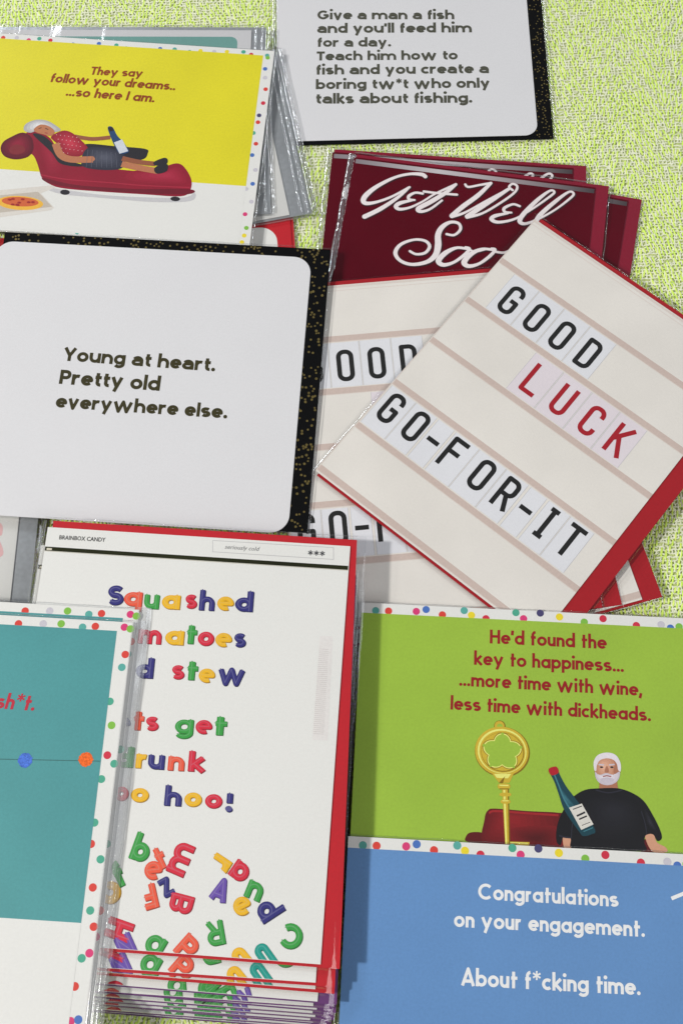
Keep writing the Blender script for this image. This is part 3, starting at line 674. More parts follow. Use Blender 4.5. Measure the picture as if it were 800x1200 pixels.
# ---- yellow card: woman on a chaise longue
YEL = mat((212, 202, 34), rough=.45, mott=.04); YT = mat((136, 54, 14), rough=.5)
ye = Card('greeting_card', 'yellow topped card with a woman lying on a red chaise longue, confetti dot border', 'greeting card', (0, 45), (308, 65), 11.0, 11.0, group=GREETING)
pack(ye, (-22, 151, -3.0, 119.2), (-25, 151.4, -3.4, 119), WHITE, WHITE, seed=31, slk=dict(crink=(0, .7, .35, 0), mr=1.3, mb=.8, mt=.8))
border_dots(ye, [(x - 25, y - 3.4, k) for x, y, k in ring_dots(176.4, 122.4, 5.2, 5, pitch=7.6, R=1.4)], 1.2)
flat('printed_panel', [(rect(-25, 145.6, 0, 117.5), WHITE), (rect(-25, 145.6, 0, 82.6), YEL)], ye.root, 3)
for s_, a, b in [("They say", (105.5, 87.6), (166.5, 90.6)), ("follow your dreams..", (58.5, 96.2), (205, 106)), ("...so here I am.", (77, 112.3), (180.5, 120.2))]:
    text(ye, s_, 'FUT', a, b, YT, layer=12, slant=.12, hs=.98)
Zy = lambda pts: zz(ye, 0, 130, 3.333, pts)
SKIN = mat((176, 112, 78)); SKIN2 = mat((140, 82, 56)); CH1 = mat((134, 12, 40), mott=.15); CH2 = mat((104, 8, 32), mott=.15); CH3 = mat((158, 32, 56)); HAIR = mat((206, 204, 204)); BLK = mat((34, 32, 38)); NAVY = mat((30, 62, 104))
pl = [
    (spline(Zy([(190, 300), (420, 330), (700, 340), (760, 320), (745, 352), (600, 356), (400, 340), (240, 325)])), mat((188, 186, 188))),
    (Zy([(0, 310), (215, 290), (232, 294), (160, 322), (212, 378), (200, 388), (0, 416)]), mat((206, 200, 192))),
    (Zy([(0, 330), (150, 316), (205, 375), (0, 398)]), mat((182, 172, 160))),
    (circ(*Zy([(80, 360)])[0], 12.2 * MM, 26, 4.2 * MM), mat((222, 170, 60))), (circ(*Zy([(80, 355)])[0], 9.8 * MM, 22, 2.8 * MM), mat((196, 92, 50))),
    (circ(*Zy([(255, 318)])[0], 2.6 * MM, 12, 1.6 * MM), BLK), (circ(*Zy([(685, 344)])[0], 2.6 * MM, 12, 1.4 * MM), BLK),
    (spline(Zy([(335, 130), (450, 138), (565, 148), (578, 165), (550, 192), (420, 190), (335, 165)])), BLK),
    (spline(Zy([(95, 95), (130, 80), (165, 88), (200, 110), (232, 165), (270, 205), (400, 222), (560, 236), (630, 222), (690, 205), (722, 222), (748, 270), (742, 312), (705, 334), (560, 326), (400, 316), (250, 303), (195, 286), (165, 262), (150, 215), (132, 175), (98, 150)])), CH1),
    *soft(spline(Zy([(480, 240), (640, 226), (700, 214), (728, 240), (742, 280), (700, 292), (560, 286), (470, 270)])), (134, 12, 40), (164, 36, 62), 5, (3, 1)),
    *soft(spline(Zy([(148, 100), (190, 120), (222, 170), (250, 208), (240, 250), (190, 250), (165, 190)])), (134, 12, 40), (154, 28, 54), 5, (0, 0)),
    *soft(spline(Zy([(4, 150), (14, 122), (45, 102), (90, 85), (125, 105), (132, 150), (110, 180), (62, 190), (20, 178)])), (88, 6, 28), (138, 20, 48), 6, (0, 2)),
    (spline(Zy([(38, 150), (60, 132), (92, 138), (98, 158), (72, 170), (45, 166)])), mat((122, 34, 42))),
    (ribbon(spline(Zy([(160, 250), (260, 268), (420, 280), (560, 292), (742, 300)]), False), .7 * MM), CH3),
    (spline(Zy([(170, 262), (300, 290), (520, 305), (740, 306), (735, 326), (560, 322), (330, 306), (200, 285)])), CH2),
    (spline(Zy([(130, 92), (175, 100), (225, 150), (250, 190), (330, 212), (300, 218), (235, 205), (200, 160)])), BLK),
    (ribbon(spline(Zy([(292, 100), (360, 110), (432, 104)]), False), 3.2 * MM * .75), SKIN2),
    *soft(spline(Zy([(200, 102), (245, 78), (282, 86), (325, 122), (345, 150), (325, 172), (295, 180), (250, 172), (225, 130)])), (140, 22, 42), (184, 50, 68), 5, (0, 1)),
    *soft(spline(Zy([(340, 148), (400, 142), (470, 158), (490, 182), (480, 222), (420, 232), (335, 222), (318, 195)])), (42, 44, 58), (78, 80, 94), 5, (0, 1)),
    (ribbon(spline(Zy([(478, 186), (540, 200), (608, 208)]), False), 3.6 * MM * .8), SKIN2), (ribbon(spline(Zy([(476, 208), (540, 222), (618, 236)]), False), 4.0 * MM * .9), SKIN),
    (spline(Zy([(602, 200), (640, 184), (655, 190), (650, 208), (608, 214)])), BLK), (spline(Zy([(603, 226), (630, 208), (655, 210), (652, 236), (614, 246)])), BLK),
    (ribbon(spline(Zy([(218, 128), (238, 172), (280, 190), (365, 190)]), False), 4.4 * MM * .9), SKIN), (spline(Zy([(335, 182), (362, 178), (372, 190), (355, 202), (332, 198)])), SKIN),
    *soft(spline(Zy([(95, 76), (102, 52), (140, 36), (182, 38), (215, 55), (238, 76), (205, 84), (150, 78), (120, 86)])), (168, 166, 168), (222, 220, 220), 4, (-1, 1)),
    (spline(Zy([(134, 72), (160, 54), (196, 62), (215, 82), (200, 98), (168, 92), (142, 84)])), SKIN),
    (ribbon(spline(Zy([(152, 70), (164, 66)]), False), .4 * MM), BLK), (ribbon(spline(Zy([(176, 86), (188, 88)]), False), .45 * MM), mat((150, 50, 50))), (ribbon(spline(Zy([(178, 68), (190, 74)]), False), .4 * MM), BLK),
    (spline(Zy([(422, 66), (440, 64), (458, 96), (486, 128), (504, 160), (470, 168), (450, 140), (434, 104)])), NAVY), (Zy([(446, 124), (478, 112), (502, 158), (468, 168)]), mat((196, 200, 208))), (Zy([(422, 66), (440, 64), (446, 78), (430, 82)]), BLK)]
for i in range(26):
    rr_ = random.Random(i); u, v = rr_.random(), rr_.random(); u, v = (i % 6) / 5 * .9, (i // 6) / 4; pl.append((circ(*Zy([(222 + u * 88 + v * 28, 94 + v * 70 + u * 12)])[0], .26 * MM, 7), mat((214, 160, 164))))
for i in range(7):
    pl.append((ribbon(Zy([(345 + i * 18, 152 + i * 2), (338 + i * 20, 222)]), .18 * MM), mat((96, 98, 112))))
for i in range(9):
    rr_ = random.Random(90 + i); pl.append((circ(*Zy([(30 + rr_.random() * 110, 342 + rr_.random() * 30)])[0], 1.0 * MM, 8, .6 * MM), mat((150, 36, 36))))
flat('printed_picture', pl, ye.root, 6)

# ---- grey backed card at the left edge, under the letter stack
g1 = at_angle('greeting_card', 'card with silver envelope at the left edge, above the teal cards', 'greeting card', (18, 650), (132, 20), 7.5, -3.4, group=GREETING)
pack(g1, (10, 141, -4, 130), (0, 132, -1, 129), SILVER, WHITE, seed=41, slk=dict(fm=CRINK, crink=(0, 1.2, 0, 0), mr=2.4))
flat('printed_mark', [(spline([g1.L(p) for p in [(-14, 612), (2, 614), (3, 626), (-1, 630), (4, 644), (2, 652), (-14, 654)]]), mat((222, 176, 176)))], g1.root, 3)

# ---- black and gold square card, "Young at heart"
yo = Card('greeting_card', 'white square card with the young at heart text on black gold flecked envelope', 'greeting card', (6, 271), (385, 297), 15.0, 15.0, dz=-.02, group=GREETING)
turn(yo, .9)
pack(yo, (0, 167.6, 0, 150.5), (-3, 158.4, 5.6, 151.6), BLACK, COOLW, r=9, seed=51, slk=dict(crink=(0, .35, .3, 0), ml=1, mr=1.0, mb=.8, mt=.8))
speckles(yo, 1, 167, 0, 150, (-3, 157.8, 6.5, 143), 330, 6)
YI = mat((50, 45, 10), rough=.5)
for s_, a, b in [("Young at heart.", (73.3, 422.6), (251.8, 435.4)), ("Pretty old", (69.2, 449.8), (187, 458.2)), ("everywhere else.", (65, 477.4), (266, 490.6))]: text(yo, s_, 'MON', a, b, YI, hs=1.03)

# ---- stack of fridge letter cards
sq = Card('greeting_card', 'top card of the thick stack, white with coloured fridge letters, red envelope', 'greeting card', (56.4, 617.6), (400, 639.5), 30, 30, group='cards of the tall fridge letter stack')
pack(sq, (2, 141.6, -3.4, 179.4), (0, 138.7, 0, 178.2), RED, WHITE, seed=61, erot=.028, slk=dict(crink=(1.2, 0, .3, 0), ml=1.6, mr=4.2, mb=.9))
STRIP = mat((34, 36, 18), rough=.25, mott=.3)
flat('printed_sheen_strip', [(rect(.2, 138.4, 9.3, 11.2), STRIP), (rect(0, 138.4, 11.2, 11.6), mat((188, 184, 172))), (rect(1.0, 3.4, 9.9, 10.9), mat((196, 190, 170)))], sq.root, 2)  # dark strip; pale patch at its left end is a painted highlight
bx = [sq.L(p) for p in [(249, 633), (391, 641.5), (391, 656), (249, 647)]]
flat('printed_box', [(bx, mat((182, 180, 180))), ([(bx[0][0] + .0003, bx[0][1] - .0003), (bx[1][0] - .0003, bx[1][1] - .0003), (bx[2][0] - .0003, bx[2][1] + .0003), (bx[3][0] + .0003, bx[3][1] + .0003)], WHITE)], sq.root, 3)
font_text(sq, 'BRAINBOX CANDY', (69.6, 632), (123.6, 635), DARK, bold=.012, hs=1.15)
font_text(sq, 'seriously cold', (263.5, 643), (304, 645.8), mat((70, 70, 74)), shear=.25, hs=1.0)
text(sq, '***', 'FUT', (360, 656.8), (380, 658), mat((56, 56, 60)), hs=1.0)
lp = [sq.L(p) for p in [(375, 745), (390, 746), (384, 868), (366, 867)]]
ru = [(lp, mat((213, 209, 206)))]
for i in range(44):
    t = .13 + .83 * i / 44; a = Vector(lp[0]).lerp(Vector(lp[3]), t); b_ = Vector(lp[1]).lerp(Vector(lp[2]), t); b_ = a.lerp(b_, .72)
    ru.append((ribbon([tuple(a), tuple(b_)], .16 * MM), mat((186, 178, 176))))
flat('printed_ruler', ru, sq.root, 2)
PC = dict(n=(44, 42, 112), o=(222, 84, 58), g=(52, 148, 62), y=(232, 172, 30), r=(202, 36, 58), p=(98, 72, 158), t=(22, 142, 128))
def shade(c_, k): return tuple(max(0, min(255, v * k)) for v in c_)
def magnets(c, items, clipy, name='printed_letters', layer=6):
    """coloured letters; each item: (char, colour key, kind, data)"""
    V, Fc, fm, ms = [], [], [], []
    zt = FZ
    for it in items:
        ch, col, kind = it[0], it[1], it[2]
        M_ = dict(MAG, w=.195) if ch in 'esBgR' else MAG; sk, adv = skeleton(ch, M_); hgt = M_['w']
        full = widen(sk, hgt * 1.04, False); body = widen(sk, hgt * .86, False); rid = widen(sk, hgt * .20, True)
        xs = [p[0] for p in full[0]]; ys = [p[1] for p in full[0]]
        if kind == 'row':
            xl, xr, yb = it[3:6]; a, b = Vector(c.L((xl, yb))), Vector(c.L((xr, yb + (xr - xl) * .05))); d = b - a
            s = d.length / (max(xs) - min(xs)); ang = math.atan2(d.y, d.x); ang += it[6] if len(it) > 6 else 0; org = a; cx_, cy_ = min(xs), 0; sy = (Vector(c.L((xl, yb))) - Vector(c.L((xl, yb - 16.2)))).length / MAG['X']; sy = sy if ch != 'S' else sy * 1.08
        else:
            x, y, h_, rot = it[3:7]; org = Vector(c.L((x, y))); hl = (Vector(c.L((x, y - h_ / 2))) - Vector(c.L((x, y + h_ / 2)))).length
            s = hl * 1.16 / (max(ys) - min(ys)); sy = s; ang = math.radians(rot + 4); cx_, cy_ = (max(xs) + min(xs)) / 2, (max(ys) + min(ys)) / 2
        base = PC[col]
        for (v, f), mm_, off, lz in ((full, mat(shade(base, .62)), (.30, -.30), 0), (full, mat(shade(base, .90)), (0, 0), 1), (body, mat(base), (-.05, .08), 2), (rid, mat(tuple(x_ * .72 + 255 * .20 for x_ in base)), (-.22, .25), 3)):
            if mm_ not in ms: ms.append(mm_)
            k = len(V); ca, sa = math.cos(ang), math.sin(ang)
            if ch in '.': pass
            for p in v:
                px_, py_ = (p[0] - cx_) * s, (p[1] - cy_) * sy
                V.append((org.x + ca * px_ - sa * py_ + off[0] * MM, org.y + sa * px_ + ca * py_ + off[1] * MM, FZ + (layer + lz) * .02 * MM))
            Fc += [tuple(i + k for i in t) for t in f]; fm += [ms.index(mm_)] * len(f)
    o = mk(name, V, Fc, ms, c.root, fm); fix_up(o.data)
    bm = bmesh.new(); bm.from_mesh(o.data)
    bmesh.ops.bisect_plane(bm, geom=bm.verts[:] + bm.edges[:] + bm.faces[:], plane_co=(0, -clipy * MM, 0), plane_no=(0, -1, 0), clear_outer=True)
    bm.to_mesh(o.data); bm.free(); return o
def rowz(x0, y0, s, its): return [(ch, col, 'row', x0 + a / s, x0 + b / s, y0 + y / s, *r) for ch, col, a, b, y, *r in its]
R_ = lambda its: rowz(100, 680, 3.636, its)
Q_ = lambda its: rowz(100, 820, 3.636, its)
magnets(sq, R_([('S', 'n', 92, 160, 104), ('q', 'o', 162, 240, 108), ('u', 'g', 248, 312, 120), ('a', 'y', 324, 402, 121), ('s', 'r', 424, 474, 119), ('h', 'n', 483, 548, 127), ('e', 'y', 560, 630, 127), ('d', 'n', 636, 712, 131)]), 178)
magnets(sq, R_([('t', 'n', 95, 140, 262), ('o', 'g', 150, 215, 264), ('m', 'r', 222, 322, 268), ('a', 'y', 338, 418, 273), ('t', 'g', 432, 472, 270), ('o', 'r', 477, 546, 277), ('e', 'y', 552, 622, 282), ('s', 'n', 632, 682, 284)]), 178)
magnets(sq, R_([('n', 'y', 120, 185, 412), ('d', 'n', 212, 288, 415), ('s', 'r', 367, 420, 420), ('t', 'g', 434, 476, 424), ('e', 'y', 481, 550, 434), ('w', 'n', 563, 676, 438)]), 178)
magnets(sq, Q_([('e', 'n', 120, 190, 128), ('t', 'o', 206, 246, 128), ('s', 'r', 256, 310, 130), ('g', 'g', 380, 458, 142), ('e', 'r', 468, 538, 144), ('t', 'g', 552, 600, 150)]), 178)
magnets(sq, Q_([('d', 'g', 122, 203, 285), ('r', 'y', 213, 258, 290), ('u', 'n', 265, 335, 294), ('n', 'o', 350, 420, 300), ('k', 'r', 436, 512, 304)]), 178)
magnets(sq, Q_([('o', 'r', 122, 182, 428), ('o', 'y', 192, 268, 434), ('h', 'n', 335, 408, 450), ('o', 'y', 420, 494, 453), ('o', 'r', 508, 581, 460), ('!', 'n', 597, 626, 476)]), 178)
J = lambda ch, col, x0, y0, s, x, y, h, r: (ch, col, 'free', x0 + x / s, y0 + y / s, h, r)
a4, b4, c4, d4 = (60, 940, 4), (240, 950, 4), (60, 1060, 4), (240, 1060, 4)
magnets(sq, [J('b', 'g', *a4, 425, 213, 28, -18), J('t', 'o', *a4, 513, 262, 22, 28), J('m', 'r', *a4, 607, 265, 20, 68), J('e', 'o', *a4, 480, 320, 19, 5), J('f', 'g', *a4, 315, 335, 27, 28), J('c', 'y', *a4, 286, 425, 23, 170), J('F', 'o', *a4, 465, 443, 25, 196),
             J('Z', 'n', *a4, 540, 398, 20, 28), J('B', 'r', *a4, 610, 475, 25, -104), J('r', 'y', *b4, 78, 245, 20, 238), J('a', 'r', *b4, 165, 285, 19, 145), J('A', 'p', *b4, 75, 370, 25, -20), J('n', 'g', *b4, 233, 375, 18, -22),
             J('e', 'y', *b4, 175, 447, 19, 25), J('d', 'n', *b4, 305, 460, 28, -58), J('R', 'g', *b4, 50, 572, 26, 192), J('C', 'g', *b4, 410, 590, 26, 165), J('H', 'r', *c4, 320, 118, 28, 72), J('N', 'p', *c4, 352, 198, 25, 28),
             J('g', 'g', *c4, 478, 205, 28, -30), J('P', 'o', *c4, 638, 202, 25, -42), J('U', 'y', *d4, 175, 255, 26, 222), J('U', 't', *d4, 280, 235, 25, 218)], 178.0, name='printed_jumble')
EX = [J('C', 'g', *d4, 20, 262, 20, 180), J('e', 'r', *c4, 300, 410, 24, 10), J('s', 'g', *c4, 600, 400, 24, 80), J('R', 'g', *d4, 95, 425, 24, -60)]
stack = [((392, 1155), 27.6, 0), ((391.5, 1163), 25.3, 0), ((394, 1177.5), 22.8, 1), ((389, 1182.5), 20.4, 1), ((393, 1187), 18.0, 1), ((388, 1191), 15.6, 1), ((391, 1195.5), 13.2, 1), ((385, 1199), 10.9, 1), ((388, 1202), 8.6, 1), ((386, 1205), 6.0, 1), ((384, 1208), 3.9, 1)]
ords = ['second', 'third', 'fourth', 'fifth', 'sixth', 'seventh', 'eighth', 'ninth', 'tenth', 'eleventh', 'bottom']
rj = random.Random(77); alt = None
for i, (p, z, pur) in enumerate(stack):
    lab = '%s card %s in the tall letter stack, %s edge showing' % (ords[i], 'down' if i < 10 else 'of all', 'purple' if pur else 'red')
    c = at_angle('greeting_card', lab, 'greeting card', p, (146.5, 178.8), z, heading(sq) + rj.uniform(-.6, .6), group='cards of the tall fridge letter stack')
    copy_card(sq, c, skip=('printed_jumble',) if pur else ())
    if pur:
        if alt is None:
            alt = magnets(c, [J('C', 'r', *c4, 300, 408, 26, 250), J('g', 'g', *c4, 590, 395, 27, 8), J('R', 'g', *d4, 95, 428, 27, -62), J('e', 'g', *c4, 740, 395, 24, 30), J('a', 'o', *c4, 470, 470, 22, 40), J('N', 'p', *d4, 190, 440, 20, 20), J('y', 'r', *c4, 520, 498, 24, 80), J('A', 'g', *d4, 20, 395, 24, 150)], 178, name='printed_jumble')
        else: k_ = alt.copy(); COL.objects.link(k_); k_.parent = c.root
        for ch in c.root.children:
            if ch.name.startswith('envelope'): ch.material_slots[0].link = 'OBJECT'; ch.material_slots[0].material = PURPLE; ch.scale = (1, .9968, 1)

# ---- lime green card and blue card on the right
LIME = mat((146, 178, 58), rough=.5, mott=.05); BLUE = mat((92, 134, 184), rough=.55, mott=.04); CRIM = mat((142, 20, 26), rough=.45)
gn = Card('greeting_card', 'lime green card with gold key, red sofa and man in black with wine bottle', 'greeting card', (424, 706), (800, 724.5), 14.3, 14.3, group=GREETING)
gk = dict(crink=(.5, 0, .25, 0), ml=2.2, mt=.8)
pack(gn, (1, 180, 1, 124), (0, 181, 0, 123), WHITE, WHITE, seed=71, slk=gk)
Z3 = lambda x, y: (560 + x / 3.333, 580 + y / 3.333)
gd = [((440, 715.5), 9), ((455, 716), 0), ((487.5, 716.5), 1), ((499, 714.3), 2), ((518, 720.5), 0), ((543.5, 715.5), 9), ((552, 721), 4), ((569, 725), 8), ((604, 718), 3), ((613, 725), 1), ((632.5, 718.5), 6), ((655, 723), 4), ((684, 729), 5), ((706, 725), 8), ((745, 733), 8), ((774, 732), 7), ((785, 736), 2), ((795, 734.5), 5)]
spec = [(gn.L(p)[0] / MM, -gn.L(p)[1] / MM, k) for p, k in gd]
extra = [(x, y, k) for x, y, k in ring_dots(181, 123, 6, 9, pitch=8, R=1.7) if (x > 172 or y > 116)]
border_dots(gn, spec + extra, 1.68)
flat('printed_panel', [(rect(0, 174, 4.8, 117.5), LIME)], gn.root, 4)
for s_, a, b in [("He'd found the", (573.5, 754), (710.3, 760.6)), ("key to happiness...", (555, 779), (730.3, 787.6)), ("...more time with wine,", (537.6, 803.6), (751.4, 815.6)), ("less time with dickheads.", (527.4, 831.5), (762, 845.3))]: text(gn, s_, 'FUT', a, b, CRIM, layer=8, hs=1.0)
Zg = lambda pts: zz(gn, 540, 840, 3.077, pts)
SC = lambda n_: n_ * .128 * MM      # zoomed picture units to metres on the card
G1, G2, G3 = mat((196, 168, 54), rough=.35), mat((238, 222, 120), rough=.35), mat((128, 100, 22), rough=.4)
SO, SO2, SO3 = mat((112, 14, 20), mott=.15), mat((84, 8, 14), mott=.1), mat((150, 30, 34)); MS = mat((198, 146, 118)); MS2 = mat((164, 108, 84)); SW = mat((12, 12, 18), mott=.2); SW2 = mat((36, 36, 48)); WHB = mat((216, 208, 214)); WHB2 = mat((190, 180, 190)); BT = mat((16, 60, 72)); BT2 = mat((60, 116, 128))
kc = Zg([(148, 126)])[0]
def flower(r0, r1): return [(kc[0] + SC(r0 + r1 * abs(math.cos(2.5 * (t * 6.2832 / 60 - 1.571)))) * math.cos(t * 6.2832 / 60), kc[1] + SC(r0 + r1 * abs(math.cos(2.5 * (t * 6.2832 / 60 - 1.571)))) * .93 * math.sin(t * 6.2832 / 60)) for t in range(60)]
kp = [
    (spline(Zg([(20, 450), (18, 430), (34, 417), (72, 417), (92, 432), (92, 458)])), SO2),
    *soft(spline(Zg([(84, 462), (84, 370), (96, 338), (122, 331), (240, 340), (352, 346), (375, 360), (380, 490), (240, 478)])), (92, 10, 16), (132, 22, 28), 7, (-6, 3)), (ribbon(spline(Zg([(100, 348), (124, 340), (240, 348), (350, 355)]), False), SC(7)), SO3),
    *soft(spline(Zg([(180, 405), (300, 392), (356, 405), (360, 472), (240, 468), (185, 450)])), (112, 16, 22), (76, 6, 12), 7, (0, -1)),
    (circ(*Zg([(139, 34)])[0], SC(20), 20), G3), (circ(*Zg([(138, 33)])[0], SC(17), 20), G1), (circ(*Zg([(139, 35)])[0], SC(10), 16), LIME),
    (circ(kc[0], kc[1], SC(95), 40, SC(86)), G3), (circ(kc[0] - SC(2), kc[1] + SC(2), SC(92), 40, SC(84)), G1), (circ(kc[0] - SC(1), kc[1] + SC(2), SC(84), 40, SC(76)), G2), (circ(kc[0], kc[1], SC(79), 40, SC(72)), G1), (circ(kc[0] + SC(1), kc[1] - SC(1), SC(74), 40, SC(67)), G3), (circ(kc[0], kc[1], SC(72), 40, SC(65)), G1), (flower(53, 18), G3), (flower(50, 18), G2), (flower(46, 18), LIME),
    *[(circ(kc[0] + SC(67) * math.cos(a_), kc[1] + SC(61) * math.sin(a_), SC(5), 10), LIME) for a_ in [math.radians(54 + 72 * q_) + math.pi for q_ in range(5)]],
    (Zg([(104, 196), (118, 206), (180, 206), (194, 194), (174, 238), (136, 238)]), G1), (Zg([(118, 206), (180, 206), (168, 222), (128, 220)]), G2), (Zg([(136, 238), (158, 214), (150, 240)]), G3),
    (Zg([(147, 255), (171, 255), (176, 460), (158, 458)]), G1), (Zg([(151, 255), (158, 255), (165, 459), (160, 459)]), G2), (Zg([(167, 255), (171, 255), (176, 460), (171, 460)]), G3),
    (spline(Zg([(133, 244), (154, 240), (174, 244), (174, 258), (154, 264), (134, 258)])), G1), (ribbon(Zg([(137, 247), (170, 248)]), SC(4)), G2), (ribbon(Zg([(137, 260), (172, 260)]), SC(3)), G3), (spline(Zg([(145, 300), (174, 300), (174, 312), (145, 312)])), G1), (ribbon(Zg([(148, 303), (170, 303)]), SC(3)), G2), (spline(Zg([(142, 275), (176, 275), (176, 286), (142, 286)])), G1),
    (Zg([(176, 450), (246, 452), (244, 466), (176, 466)]), G1), (Zg([(176, 452), (240, 455), (240, 458), (176, 456)]), G2),
    (spline(Zg([(640, 460), (670, 440), (700, 470), (690, 490), (650, 488)])), SO2),
    (spline(Zg([(366, 430), (390, 430), (398, 462), (390, 480), (372, 478)])), MS), (spline(Zg([(662, 424), (690, 415), (704, 452), (735, 470), (742, 486), (715, 492), (690, 486), (672, 462)])), MS),
    (Zg([(498, 226), (560, 226), (566, 268), (496, 268)]), MS2),
    (spline(Zg([(402, 290), (445, 264), (498, 258), (565, 258), (618, 276), (658, 305), (690, 355), (716, 408), (722, 438), (706, 448), (690, 424), (664, 428), (660, 455), (668, 478), (640, 484), (480, 482), (398, 474), (394, 440), (368, 434), (358, 462), (344, 452), (342, 415), (352, 370), (375, 325)])), SW),
    *soft(spline(Zg([(430, 300), (500, 275), (580, 285), (640, 320), (650, 400), (600, 450), (500, 455), (430, 420), (410, 350)])), (12, 12, 18), (26, 26, 34), 6, (3, 3)),
    *soft(spline(Zg([(655, 320), (685, 365), (708, 420), (690, 412), (665, 380)])), (12, 12, 18), (36, 36, 46), 4),
    (ribbon(spline(Zg([(484, 264), (530, 274), (580, 264)]), False), SC(4)), SW2), (ribbon(spline(Zg([(648, 340), (662, 385), (668, 425)]), False), SC(3)), SW2), (ribbon(spline(Zg([(415, 330), (400, 390), (396, 440)]), False), SC(3)), SW2), (ribbon(spline(Zg([(352, 428), (372, 434), (394, 436)]), False), SC(5)), SW2),
    (spline(Zg([(480, 196), (482, 160), (500, 138), (526, 131), (552, 140), (570, 165), (573, 196), (562, 232), (532, 246), (502, 238), (486, 220)])), MS2), *soft(spline(Zg([(484, 196), (486, 162), (502, 142), (526, 137), (548, 148), (560, 172), (560, 200), (548, 226), (524, 236), (500, 226), (488, 212)])), (178, 122, 96), (214, 166, 140), 5, (-1, 1)), (spline(Zg([(540, 140), (566, 165), (570, 200), (560, 220), (548, 200), (552, 165)])), MS2),
    (spline(Zg([(479, 192), (477, 162), (492, 138), (525, 129), (556, 138), (573, 166), (574, 196), (565, 192), (560, 170), (545, 154), (520, 150), (498, 158), (488, 176), (486, 194)])), WHB),
    (spline(Zg([(482, 198), (496, 210), (522, 203), (548, 209), (570, 198), (568, 222), (552, 240), (526, 247), (500, 240), (485, 222)])), WHB2), *soft(spline(Zg([(486, 204), (498, 213), (522, 207), (546, 212), (564, 204), (562, 222), (548, 235), (526, 241), (504, 235), (490, 220)])), (200, 190, 198), (226, 220, 226), 4, (-1, .5)), (spline(Zg([(502, 224), (524, 218), (548, 224), (546, 234), (524, 240), (504, 234)])), WHB2),
    (ribbon(spline(Zg([(510, 216), (524, 213), (540, 216)]), False), SC(4)), mat((150, 84, 80))), (ribbon(Zg([(494, 172), (514, 174)]), SC(5)), WHB2), (ribbon(Zg([(532, 174), (552, 172)]), SC(5)), WHB2),
    (circ(*Zg([(505, 182)])[0], SC(6), 10, SC(3)), BLK), (circ(*Zg([(542, 182)])[0], SC(6), 10, SC(3)), BLK), (spline(Zg([(521, 180), (527, 180), (532, 198), (524, 202), (516, 198)])), MS2),
    (spline(Zg([(316, 192), (343, 184), (356, 212), (378, 252), (412, 296), (440, 335), (482, 408), (468, 424), (440, 430), (424, 414), (372, 338), (352, 282), (336, 236)])), BT), *soft(spline(Zg([(345, 240), (365, 262), (402, 310), (425, 340), (400, 345), (370, 310), (350, 268)])), (16, 60, 72), (52, 104, 116), 4, (-.5, .5)), (ribbon(spline(Zg([(336, 210), (352, 250), (372, 300), (392, 332)]), False), SC(5)), BT2),
    (spline(Zg([(315, 188), (342, 180), (350, 202), (324, 211)])), mat((168, 22, 36))), (Zg([(388, 328), (434, 313), (476, 388), (432, 408)]), mat((206, 202, 194))), (ribbon(Zg([(402, 334), (434, 322)]), SC(3)), BLK), (ribbon(Zg([(416, 358), (446, 344)]), SC(6)), BLK), (ribbon(Zg([(424, 370), (452, 358)]), SC(5)), BLK), (ribbon(Zg([(434, 392), (464, 380)]), SC(2)), BLK), (ribbon(Zg([(440, 414), (474, 400)]), SC(3)), BT2)]
flat('printed_picture', kp, gn.root, 6)
bl = Card('greeting_card', 'blue engagement congratulations card with white lettering and confetti dot top edge', 'greeting card', (408, 979.8), (800, 1001), 16.0, 16.0, group=GREETING)
pack(bl, (1, 180, 1, 124), (0, 181, 0, 123), WHITE, WHITE, seed=72, slk=gk)
border_dots(bl, [(x, y, k) for x, y, k in spec] + extra, 1.75)
flat('printed_panel', [(rect(0, 174, 4.8, 117.5), BLUE)], bl.root, 4)
WT = mat((224, 226, 230), rough=.5)
for s_, a, b in [("Congratulations", (559.7, 1053.8), (724.2, 1062.8)), ("on your engagement.", (531.5, 1086), (755, 1098)), ("About f*cking time.", (540, 1154.8), (750, 1166.3))]: text(bl, s_, 'FUT', a, b, WT, layer=8, hs=1.0)
flat('printed_mark', [(ribbon([bl.L((786, 1053)), bl.L((803, 1046))], 1.5 * MM), WT)], bl.root, 8)

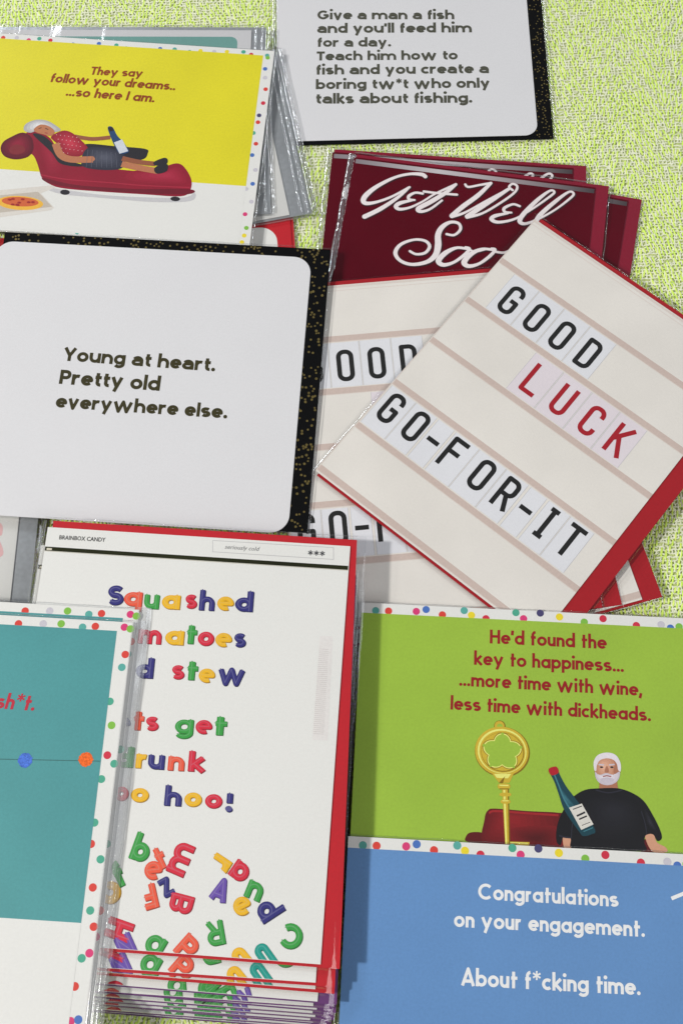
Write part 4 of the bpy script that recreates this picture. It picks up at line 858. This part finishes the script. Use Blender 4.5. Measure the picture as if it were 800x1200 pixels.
# ---- teal cards at the lower left
TEAL = mat((72, 142, 144), rough=.5, mott=.05)
def teal(p0, p1, z, label, seed):
    c = Card('greeting_card', label, 'greeting card', p0, p1, z, z, group=GREETING)
    turn(c, -.6)
    pack(c, (-66, 59, -4.2, 176), (-68, 59.2, -4, 175), WHITE, WHITE, seed=seed, slk=dict(crink=(0, .5, .3, 0), mr=5.0, mt=.8, fold=6.0))
    flat('printed_panel', [(rect(-68, 52.4, .2, 171), WHITE), (rect(-68, 52.4, .2, 122.5), TEAL)], c.root, 5); return c
te = teal((0, 731), (138, 737.5), 33.5, 'front teal card with the end of a red swear word and a string of pompoms', 81)
Zt = lambda s, x0, y0, pts: [(x0 + x / s, y0 + y / s) for x, y in pts]
tdp = [((146, 735), 1), ((153, 737), 5), ((147, 767), 0), ((155, 763), 9), ((143, 782), 9), ((129, 822), 3), ((143, 834), 3), ((131, 850), 5), ((140, 867), 8), ((126, 885), 8), ((134, 895), 3), ((119, 913), 3), ((111, 964), 3), ((107, 989), 0), ((118, 1007), 3), ((126, 1020), 0), ((109, 1040), 0), ((123, 1045), 3), ((106, 1067), 3), ((110, 1086), 0), ((114, 1101), 3), ((96, 1123), 3), ((105, 1117), 1), ((107, 1134), 8), ((88, 1156), 0), ((103, 1176), 1), ((110, 1179), 5), ((83, 1197), 1), ((92, 1195), 2), ((22, 731), 0), ((51, 731), 7), ((72, 731), 5), ((97, 735), 9), ((112, 734), 0)]
tspec = [(te.L(p)[0] / MM, -te.L(p)[1] / MM, k) for p, k in tdp]; tspec = [t for t in tspec if t[0] < 58.6]
border_dots(te, tspec, 1.68)
text(te, 'sh*t.', 'FUT', (-6, 830), (40, 833), mat((176, 34, 56)), layer=10, slant=.14)
ln = [(ribbon([te.L((-5, 889.5)), te.L((118, 892))], .28 * MM), mat((48, 92, 92)))]
for x, y, cc in [(30, 891, (70, 108, 196)), (101, 890, (222, 98, 36))]:
    q = te.L((x, y)); rr_ = random.Random(x)
    ln.append(([(q[0] + 3.05 * MM * rr_.uniform(.90, 1.10) * math.cos(t * .0873), q[1] + 3.05 * MM * rr_.uniform(.90, 1.10) * math.sin(t * .0873)) for t in range(72)], mat(cc, grain=.3, gscale=1300, mott=.15, rough=.8)))
flat('printed_pompoms', ln, te.root, 10)
te2 = teal((8, 716), (146, 722.5), 31.6, 'rear teal card peeking out above the front teal one', 82)
border_dots(te2, tspec, 1.68)
